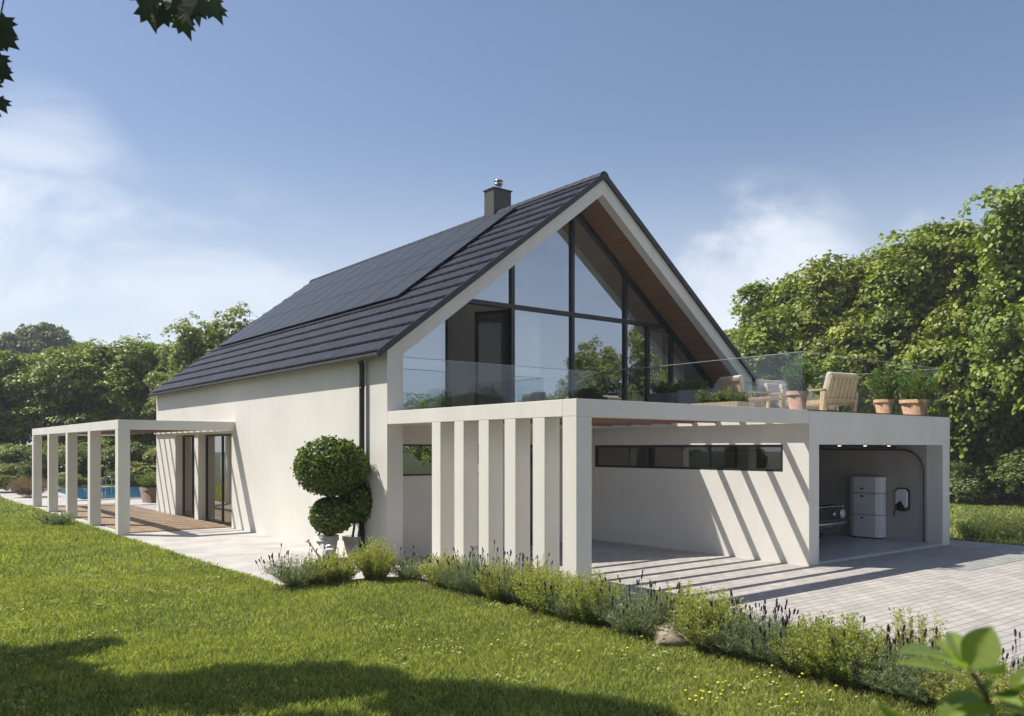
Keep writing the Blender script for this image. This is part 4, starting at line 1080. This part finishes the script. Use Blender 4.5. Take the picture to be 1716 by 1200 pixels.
# ---- big maple left of the view: shades the foreground lawn, its twigs hang into the picture
SUNV = np.array([.47, -.53, -1.0])
def near_maple():
    rng = np.random.default_rng(9)
    e = empty('maple_tree', (-13.2, 1.5, 0), 0, 'big maple at the left whose leafy twigs hang into the top of the picture', 'tree', 'trees near the viewpoint')
    base = np.array([-13.2, 1.5, 0])
    shade = [(-7.7, 1.0, 8.6, .95), (-6.9, .1, 9.2, .75), (-6.2, -.8, 8.6, .55), (-5.3, -1.25, 9.4, .75), (-4.75, -1.45, 9.0, .62), (-4.35, -1.75, 9.4, .42), (-4.0, -2.7, 9.3, .55), (-3.65, -3.3, 9.6, .5), (-3.4, -3.9, 9.4, .6),
             (-7.6, -1.2, 9.8, 1.2), (-6.4, -2.9, 10.2, .9), (-5.3, -3.3, 9.8, .9), (-4.5, -4.2, 9.6, .8), (-8.4, -2.8, 10.5, 1.5), (-6.6, -4.6, 10, 1.2), (-8.8, .6, 10.5, 1.2), (-5.0, -5.4, 9.6, 1.0), (-9.5, -.8, 11, 1.3), (-8, -5, 10.8, 1.3), (-3.6, -5.2, 9.4, .7),
             (-7.2, 1.75, 8.5, .5), (-6.35, 1.25, 8.8, .38), (-5.9, 1.4, 8.9, .22)]
    parts = []; m = MB(); hub = np.array([.3, .3, 6.2])
    m.tube([(0, 0, -.1), (.05, .05, .5), (.2, .1, 3), tuple(hub), (.6, .9, 8.5)], [.5, .34, .28, .22, .08], 12)
    for q_, (gx, gy, h_, r) in enumerate(shade):
        c = np.array([gx, gy, 0]) - SUNV * h_ - base
        n = int((1500 if q_ < 9 else 700) * r * r) + 160
        d = unit(rng.normal(size=(n, 3))); P_ = c + d * (r * rng.uniform(.3, 1.1, n))[:, None] * np.array([1, 1, .7])
        V, Fq = leaf_cards(rng, P_, rng.normal(size=(n, 3)) + np.array([0, 0, 1.1]), .20 * rng.uniform(.7, 1.3, n), .95)
        parts.append((V, Fq, np.repeat(rng.uniform(0, 1, n), 4)))
        mid = (hub + c) / 2 + np.array([0, 0, .5]); m.tube([tuple(hub + (c - hub) * .02), tuple(mid), tuple(c)], [.09, .05, .015], 6)
    V, Fq, T = join(parts); np_mesh('crown', V, Fq, T, MAPLE, e)
    # drooping twigs with lobed leaves
    out2 = [(0, -.5), (.10, -.33), (.36, -.40), (.30, -.22), (.50, -.02), (.33, .02), (.36, .22), (.17, .16), (.10, .30), (0, .55), (-.10, .30), (-.17, .16), (-.36, .22), (-.33, .02), (-.50, -.02), (-.30, -.22), (-.36, -.40), (-.10, -.33)]
    lm = MB()
    def big_leaf(p, tip, nrm, s):
        t = Vector(tip).normalized(); n_ = Vector(nrm); n_ = (n_ - n_.dot(t) * t).normalized(); b_ = n_.cross(t); p = Vector([float(q) for q in p])
        c0 = len(lm.v); v = [tuple(p)] + [tuple(p + (b_ * x + t * (y + .5) + n_ * (-.25 * abs(x) ** 1.3 + .0)) * s) for x, y in out2]
        v[0] = tuple(p + t * .5 * s * .9)
        lm.add(v, [(0, i + 1, (i + 1) % len(out2) + 1) for i in range(len(out2))])
    rr = random.Random(5)
    spots = [(248, -8), (266, 4), (292, -6), (312, -12), (330, 4), (350, -4), (300, 18), (276, -20), (308, -4), (262, -6), (300, 2), (338, -8), (285, -30), (320, -26), (250, -35), (355, -30), (300, -60), (275, 8), (322, -2), (345, -18)]
    for k, (px, py) in enumerate(spots):
        p = at(px, py, 4.6 + rr.uniform(-.35, .35)) - np.array(base)
        big_leaf(p, (rr.uniform(-.5, .5), rr.uniform(-.5, .3), -.9), -FW + np.array([rr.uniform(-.5, .5), rr.uniform(-.5, .5), .4]), .15 + rr.uniform(-.02, .05))
    for k, (px, py) in enumerate([(-14, 28), (-6, 55), (-22, 70), (-10, 112), (-25, 130), (-18, 90), (-26, 30), (-12, 160), (-30, 165)]):
        p = at(px, py, 4.9 + rr.uniform(-.3, .3)) - np.array(base)
        big_leaf(p, (.6 * RT[0] + rr.uniform(-.3, .3), .6 * RT[1], -.6), -FW + np.array([rr.uniform(-.4, .4), rr.uniform(-.4, .4), .3]), .14 + rr.uniform(-.02, .03))
    o = lm.build('drooping_leaves', DROOP, e)
    a_ = o.data.attributes.new('tint', 'FLOAT', 'POINT'); a_.data.foreach_set('value', [.35] * len(o.data.vertices))
    for trg in (at(300, -20, 4.6), at(-20, 60, 4.9), at(-22, 140, 4.9), at(330, -30, 4.6)):
        c = trg - base; s0_ = np.array([-6.5, -3.0, 8.5]) - base
        m.tube([tuple(hub), tuple((hub + s0_) / 2 + np.array([0, 0, .7])), tuple(s0_ * 1.0), tuple(s0_ * .4 + c * .6 + np.array([0, 0, .6])), tuple(c)], [.10, .07, .035, .012, .003], 6)
    m.build('trunk', BARK, e)
near_maple()
for (x, y, h_, w_, lb) in ((-21, -3, 13, 6, 'large unseen tree added left of the viewpoint to block the sky'), (-17, -13, 12, 5.5, 'large unseen tree added behind the left shoulder of the viewpoint to block the sky'), (-23, 9, 13, 6, 'large unseen tree added left of the big maple to block the sky'), (-13, -20, 11, 5, 'unseen tree added behind the viewpoint on the left to block the sky')):
    place((P1, P2)[int(x) % 2], (x, y, 0), h_, w_, None, lb, 'tree', 'trees near the viewpoint')  # unseen trees added to block sky light over the foreground lawn

# ---- foreground shrub
fgs = empty('foreground_shrub', gnd(1640, 1.5), 0, 'bright broad leaved shrub close to the lens at the bottom right', 'shrub')
def fg():
    base = np.array(gnd(1640, 1.5)); V = []; Fq = []; T = []
    def leaf(b, t, w, nrm, curl=.12, d0=1.45, d1=1.45, tint=.6):
        b = at(b[0], b[1], d0) - base; t = at(t[0], t[1], d1) - base
        ax = t - b; L_ = np.linalg.norm(ax); ax = ax / L_; n_ = np.array(nrm, float); n_ = n_ - (n_ @ ax) * ax; n_ /= np.linalg.norm(n_); s_ = np.cross(ax, n_)
        nu, nv = 10, 6; o = sum(len(q) for q in V); pts = []
        for i in range(nu + 1):
            u = i / nu; ww = w * L_ * .5 * (math.sin(PI * min(1, (u ** .85) * .97 + .02)) ** .9) * (.75 + .4 * u)
            for j in range(nv + 1):
                q = j / nv * 2 - 1
                pts.append(b + ax * L_ * u + s_ * ww * q + n_ * (abs(q) * ww * .35 - curl * L_ * u * u + .008 * math.sin(u * 30) * abs(q) * L_))
        V.append(np.array(pts)); 
        for i in range(nu):
            for j in range(nv):
                a = o + i * (nv + 1) + j; Fq.append([a, a + 1, a + nv + 2, a + nv + 1])
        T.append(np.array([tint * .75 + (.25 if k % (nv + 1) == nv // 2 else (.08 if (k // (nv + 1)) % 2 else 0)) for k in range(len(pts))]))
    up = np.array([0, 0, 1.0]); fwn = -FW
    leaf((1622, 1122), (1664, 1050), .80, fwn * .7 + up * .6)
    leaf((1618, 1112), (1596, 1052), .6, fwn * .6 + up, d1=1.52)
    leaf((1620, 1120), (1518, 1072), .34, up + fwn * .25, d1=1.35)
    leaf((1616, 1132), (1507, 1098), .30, up + fwn * .3, d1=1.42)
    leaf((1620, 1126), (1566, 1064), .36, up * .8 + fwn * .4, d1=1.5)
    leaf((1628, 1120), (1682, 1120), .95, -up * .9 + fwn * .5, d0=1.36, d1=1.3, tint=0)  # zero tint on downward facing leaves puts their shade into the colour
    leaf((1640, 1160), (1675, 1138), .5, up + fwn * .3)
    leaf((1650, 1165), (1574, 1176), .34, up + fwn * .4, d1=1.4)
    leaf((1660, 1180), (1580, 1196), .40, up + fwn * .4, d1=1.36)
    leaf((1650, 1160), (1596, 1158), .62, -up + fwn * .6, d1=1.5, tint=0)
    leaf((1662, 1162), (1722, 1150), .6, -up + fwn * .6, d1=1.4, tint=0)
    leaf((1655, 1165), (1712, 1175), .5, up + fwn * .5, d1=1.38)
    leaf((1665, 1185), (1735, 1192), .6, up + fwn * .3, d1=1.36)
    leaf((1675, 1200), (1725, 1225), .7, up + fwn * .5)
    leaf((1640, 1195), (1570, 1215), .6, up + fwn * .5)
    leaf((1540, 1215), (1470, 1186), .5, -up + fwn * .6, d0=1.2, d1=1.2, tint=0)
    leaf((1700, 1160), (1730, 1120), .7, up + fwn * .5)
    o = np_mesh('foliage', np.concatenate(V), np.array(Fq), np.concatenate(T), FGLEAF, fgs, True)
    m = MB(); q = lambda x, y, d: tuple(at(x, y, d) - base)
    m.tube([(0, 0, 0), (0.02, .01, 1.0), q(1660, 1190, 1.45), q(1652, 1160, 1.45), q(1622, 1118, 1.45)], [.014, .011, .006, .005, .003], 8)
    m.tube([(0, 0, .2), q(1600, 1400, 1.3), q(1540, 1215, 1.2)], [.010, .007, .003], 6)
    m.tube([(0, 0, .8), q(1720, 1240, 1.42), q(1700, 1160, 1.45)], [.008, .006, .003], 6)
    m.build('stem', BARKL, fgs)
fg()

# ================================================================== GRASS
def in_poly(x, y, poly):
    c = np.zeros(len(x), bool); n = len(poly)
    for i in range(n):
        x1, y1 = poly[i]; x2, y2 = poly[(i + 1) % n]
        k = ((y1 > y) != (y2 > y)) & (x < (x2 - x1) * (y - y1) / ((y2 - y1) + 1e-12) + x1); c ^= k
    return c
PAVED = [[(-.9, -40), (12.5, -40), (12.5, .46), (11.45, .46), (11.45, 22), (8, 27.6), (5.4, 27.6), (5.4, 42.5), (-.2, 43.3), (-2.3, 42.6), (-3.1, 34), (-3.07, 27.6), (-2.96, 27.6), (-2.9, 13.0), (-2.75, 3.9), (-.9, 3.4)]]
def grass():
    rng = np.random.default_rng(21); parts = []
    def band(r0, r1, a0, a1, dens, hgt, wid):
        area = (r1 ** 2 - r0 ** 2) / 2 * math.radians(a1 - a0); n = int(area * dens)
        r = np.sqrt(rng.uniform(r0 ** 2, r1 ** 2, n)); a = np.radians(rng.uniform(a0, a1, n))
        x = CAM[0] + r * np.cos(a); y = CAM[1] + r * np.sin(a)
        # keep edge a little ragged
        jx = x + rng.normal(size=n) * .02; jy = y + rng.normal(size=n) * .02
        k = ~in_poly(jx, jy, PAVED[0]); x, y = x[k], y[k]; n = len(x)
        # patchiness
        pn = .5 + .5 * (np.sin(x * 1.3 + 2 * np.sin(y * .9)) * np.sin(y * 1.7 + 1.3 * np.sin(x * 1.1))) 
        pn2 = .5 + .5 * np.sin(x * 5.1 + 3 * np.sin(y * 3.3)) * np.sin(y * 4.7 + 2 * np.sin(x * 4.1))
        h = hgt * rng.uniform(.5, 1.15, n) * (.75 + .3 * pn + .25 * pn2); w = wid * rng.uniform(.7, 1.3, n)
        th = rng.uniform(0, 2 * PI, n); l = rng.uniform(.1, .75, n) * h; th2 = rng.uniform(0, 2 * PI, n)
        z = np.zeros(n); dx_ = np.cos(th) * w; dy_ = np.sin(th) * w; bx, by = np.cos(th2) * l, np.sin(th2) * l
        V = np.stack([np.stack([x - dx_ / 2, y - dy_ / 2, z], 1), np.stack([x + dx_ / 2, y + dy_ / 2, z], 1),
                      np.stack([x + dx_ * .4 + bx * .35, y + dy_ * .4 + by * .35, h * .62], 1), np.stack([x + bx, y + by, h], 1)], 1).reshape(-1, 3)
        t = np.clip(rng.uniform(-.15, .75, n) + .25 * pn + .22 * pn2, 0, 1)
        parts.append((V, np.arange(4 * n).reshape(n, 4), np.repeat(t, 4)))
    band(5.2, 10, 12, 96, 4200, .058, .0065)
    band(10, 16, 10, 94, 2400, .055, .009)
    band(16, 30, 62, 94, 700, .070, .018)
    band(30, 62, 70, 90, 110, .085, .045)
    band(21, 48, 12, 28, 160, .085, .035)
    # clover and broad weeds
    n = 5000; r = np.sqrt(rng.uniform(5.2 ** 2, 17 ** 2, n)); a = np.radians(rng.uniform(20, 92, n)); x = CAM[0] + r * np.cos(a); y = CAM[1] + r * np.sin(a)
    pn = np.sin(x * 1.9 + 1.5 * np.sin(y * 1.6)) * np.sin(y * 2.3 + 1.7 * np.sin(x * 1.3)); k = (pn > .35) & ~in_poly(x, y, PAVED[0]); x, y = x[k], y[k]
    x = np.repeat(x, 5) + rng.normal(size=len(x) * 5) * .03; y = np.repeat(y, 5) + rng.normal(size=len(y) * 5) * .03; n = len(x)
    V, Fq = leaf_cards(rng, np.stack([x, y, rng.uniform(.03, .085, n)], 1), rng.normal(size=(n, 3)) * .4 + np.array([0, 0, 1]), .028 * rng.uniform(.7, 1.4, n), 1.0)
    parts.append((V, Fq, np.repeat(rng.uniform(.3, 1, n), 4)))
    V, Fq, T = join(parts)
    o = np_mesh('grass', V, Fq, T, GRASS); tag(o, 'short green lawn grass', 'grass', kind='stuff')
grass()
# dandelions
rndd = random.Random(8); DAND = None
cl_ = [(1385, 1120, 30, 14), (1200, 1165, 40, 12), (1290, 1150, 60, 14), (1180, 1190, 25, 8), (1010, 1010 + 85, 60, 5), (850, 1090, 50, 4), (1420, 1180, 50, 8), (1330, 1185, 30, 6)]
for (cx, cy, sp, n) in cl_:
    for k in range(n):
        px = rndd.gauss(cx, sp * .6); py = min(1196, rndd.gauss(cy, sp * .22)); p = G_(px, py)
        if p[0] > -1.1: continue
        if DAND is None:
            e = empty('dandelion', p); m = MB(); m.tube([(0, 0, 0), (.004, 0, .05), (.006, .002, .10)], .0022, 5); m.build('stalk', GRASS, e)
            m = MB(); m.lathe([(.003, 0), (.012, .004), (.014, .009), (.009, .014), (.0, .016)], 10, Matrix.Translation((.006, .002, .098))); m.build('flower_head', YELLOW, e); DAND = e; o = e
        else:
            o = copy_tree(DAND); o.location = Vector([float(v) for v in p])
        s = rndd.uniform(.7, 1.2); o.scale = (s, s, s); o.rotation_euler = (rndd.uniform(-.2, .2), rndd.uniform(-.2, .2), rndd.uniform(0, 6))
        tag(o, 'small yellow dandelion flower in the lawn', 'dandelion', 'dandelions in the lawn')

# ================================================================== HAZE
hzm, hnt, hout = nodes('haze'); pv = N(hnt, 'ShaderNodeVolumePrincipled', Density=.0008); pv.inputs['Color'].default_value = (.90, .94, 1, 1)
hnt.links.new(pv.outputs['Volume'], hout.inputs['Volume'])
m = MB(); m.box(-410, 410, -410, 410, -1, 24); hb = m.build('haze', hzm); tag(hb, 'thin pale summer haze', 'haze', kind='stuff')
# ================================================================== LIGHT, SKY, CAMERA
toS = Vector((-.47, .53, 1.0)).normalized()
elev = math.asin(toS.z); rot = math.atan2(toS.x, toS.y)
sun = bpy.data.lights.new('sun', 'SUN'); sun.energy = 5.0; sun.angle = math.radians(.5); sun.color = (1, .945, .86)
so_ = bpy.data.objects.new('sun', sun); COL.objects.link(so_); so_.rotation_euler = toS.to_track_quat('Z', 'Y').to_euler()
w = bpy.data.worlds.new('World'); S.world = w; w.use_nodes = True
nt = w.node_tree; nt.nodes.clear(); L = nt.links.new
out = nt.nodes.new('ShaderNodeOutputWorld'); bg_ = N(nt, 'ShaderNodeBackground', Strength=.10)
sky = N(nt, 'ShaderNodeTexSky', _sky_type='NISHITA'); sky.sun_disc = False; sky.sun_elevation = elev; sky.sun_rotation = rot; sky.altitude = 100; sky.air_density = 1.0; sky.dust_density = .7; sky.ozone_density = 2.0
tc = N(nt, 'ShaderNodeTexCoord')
def cloud_mask():
    mp = N(nt, 'ShaderNodeMapping'); mp.inputs['Scale'].default_value = (2.6, 2.6, 4.2); L(tc.outputs['Generated'], mp.inputs['Vector'])
    n1 = N(nt, 'ShaderNodeTexNoise', Scale=1.6, Detail=9.0, Roughness=.58, Distortion=.5); L(mp.outputs['Vector'], n1.inputs['Vector'])
    acc = None
    nrm = N(nt, 'ShaderNodeVectorMath', _operation='NORMALIZE'); L(tc.outputs['Generated'], nrm.inputs[0])
    for d, c0, amp in (((.149, .948, .282), .9955, .42), ((.13, .967, .190), .985, .72), ((.795, .570, .185), .9905, .75), ((.899, .343, .271), .9985, .4), ((.882, .417, .219), .9992, .35), ((.75, .65, .12), .990, .5), ((.30, .94, .08), .97, .5), ((-.5, .8, .3), .9, .7), ((.2, -.9, .3), .9, .7), ((.8, -.6, .35), .93, .6)):
        v = Vector(d).normalized()
        dt = N(nt, 'ShaderNodeVectorMath', _operation='DOT_PRODUCT'); L(nrm.outputs['Vector'], dt.inputs[0]); dt.inputs[1].default_value = v
        mr = N(nt, 'ShaderNodeMapRange', _interpolation_type='SMOOTHSTEP'); mr.inputs['From Min'].default_value = c0; mr.inputs['From Max'].default_value = 1.0 - (1 - c0) * .15; mr.inputs['To Max'].default_value = amp
        L(dt.outputs['Value'], mr.inputs['Value'])
        if acc is None: acc = mr.outputs['Result']
        else:
            ad = N(nt, 'ShaderNodeMath', _operation='MAXIMUM'); L(acc, ad.inputs[0]); L(mr.outputs['Result'], ad.inputs[1]); acc = ad.outputs[0]
    mr = N(nt, 'ShaderNodeMapRange', _interpolation_type='SMOOTHSTEP'); mr.inputs['From Min'].default_value = .43; mr.inputs['From Max'].default_value = .66; L(n1.outputs['Fac'], mr.inputs['Value'])
    mu = N(nt, 'ShaderNodeMath', _operation='MULTIPLY'); L(acc, mu.inputs[0]); L(mr.outputs['Result'], mu.inputs[1])
    return mu.outputs[0]
cm = cloud_mask()
# milky band near the horizon
sx = N(nt, 'ShaderNodeSeparateXYZ'); L(tc.outputs['Generated'], sx.inputs[0])
hz = N(nt, 'ShaderNodeMapRange', _interpolation_type='SMOOTHSTEP'); hz.inputs['From Min'].default_value = -.02; hz.inputs['From Max'].default_value = .36; hz.inputs['To Min'].default_value = .92; hz.inputs['To Max'].default_value = 0
L(sx.outputs['Z'], hz.inputs['Value'])
mxh = N(nt, 'ShaderNodeMix', _data_type='RGBA'); L(hz.outputs['Result'], mxh.inputs['Factor']); skm = N(nt, 'ShaderNodeMix', _data_type='RGBA', _blend_type='MULTIPLY'); skm.inputs['Factor'].default_value = 1; skm.inputs['B'].default_value = (1.08, 1.0, .98, 1); L(sky.outputs['Color'], skm.inputs['A']); L(skm.outputs['Result'], mxh.inputs['A']); mxh.inputs['B'].default_value = (6.6, 7.1, 7.8, 1)
mxc = N(nt, 'ShaderNodeMix', _data_type='RGBA'); L(cm, mxc.inputs['Factor']); L(mxh.outputs['Result'], mxc.inputs['A']); mxc.inputs['B'].default_value = (7.4, 7.8, 8.4, 1)
L(mxc.outputs['Result'], bg_.inputs['Color']); L(bg_.outputs['Background'], out.inputs['Surface'])

cd = bpy.data.cameras.new('camera'); co = bpy.data.objects.new('camera', cd); COL.objects.link(co)
co.location = Vector([float(v) for v in CAM]); co.rotation_euler = (PI / 2, 0, TH - PI / 2)
cd.sensor_width = 36; cd.lens = 36 * F / 1716; cd.shift_y = (HY - 600) / 1716; cd.clip_start = .05; cd.clip_end = 2000
cd.dof.use_dof = True; cd.dof.focus_distance = 15; cd.dof.aperture_fstop = 3.2
S.camera = co
S.view_settings.view_transform = 'Standard'; S.view_settings.look = 'None'; S.view_settings.exposure = .40; S.view_settings.gamma = 1
S.cycles.max_bounces = 10; S.cycles.transparent_max_bounces = 16; S.cycles.use_denoising = True
S.cycles.sample_clamp_indirect = 6
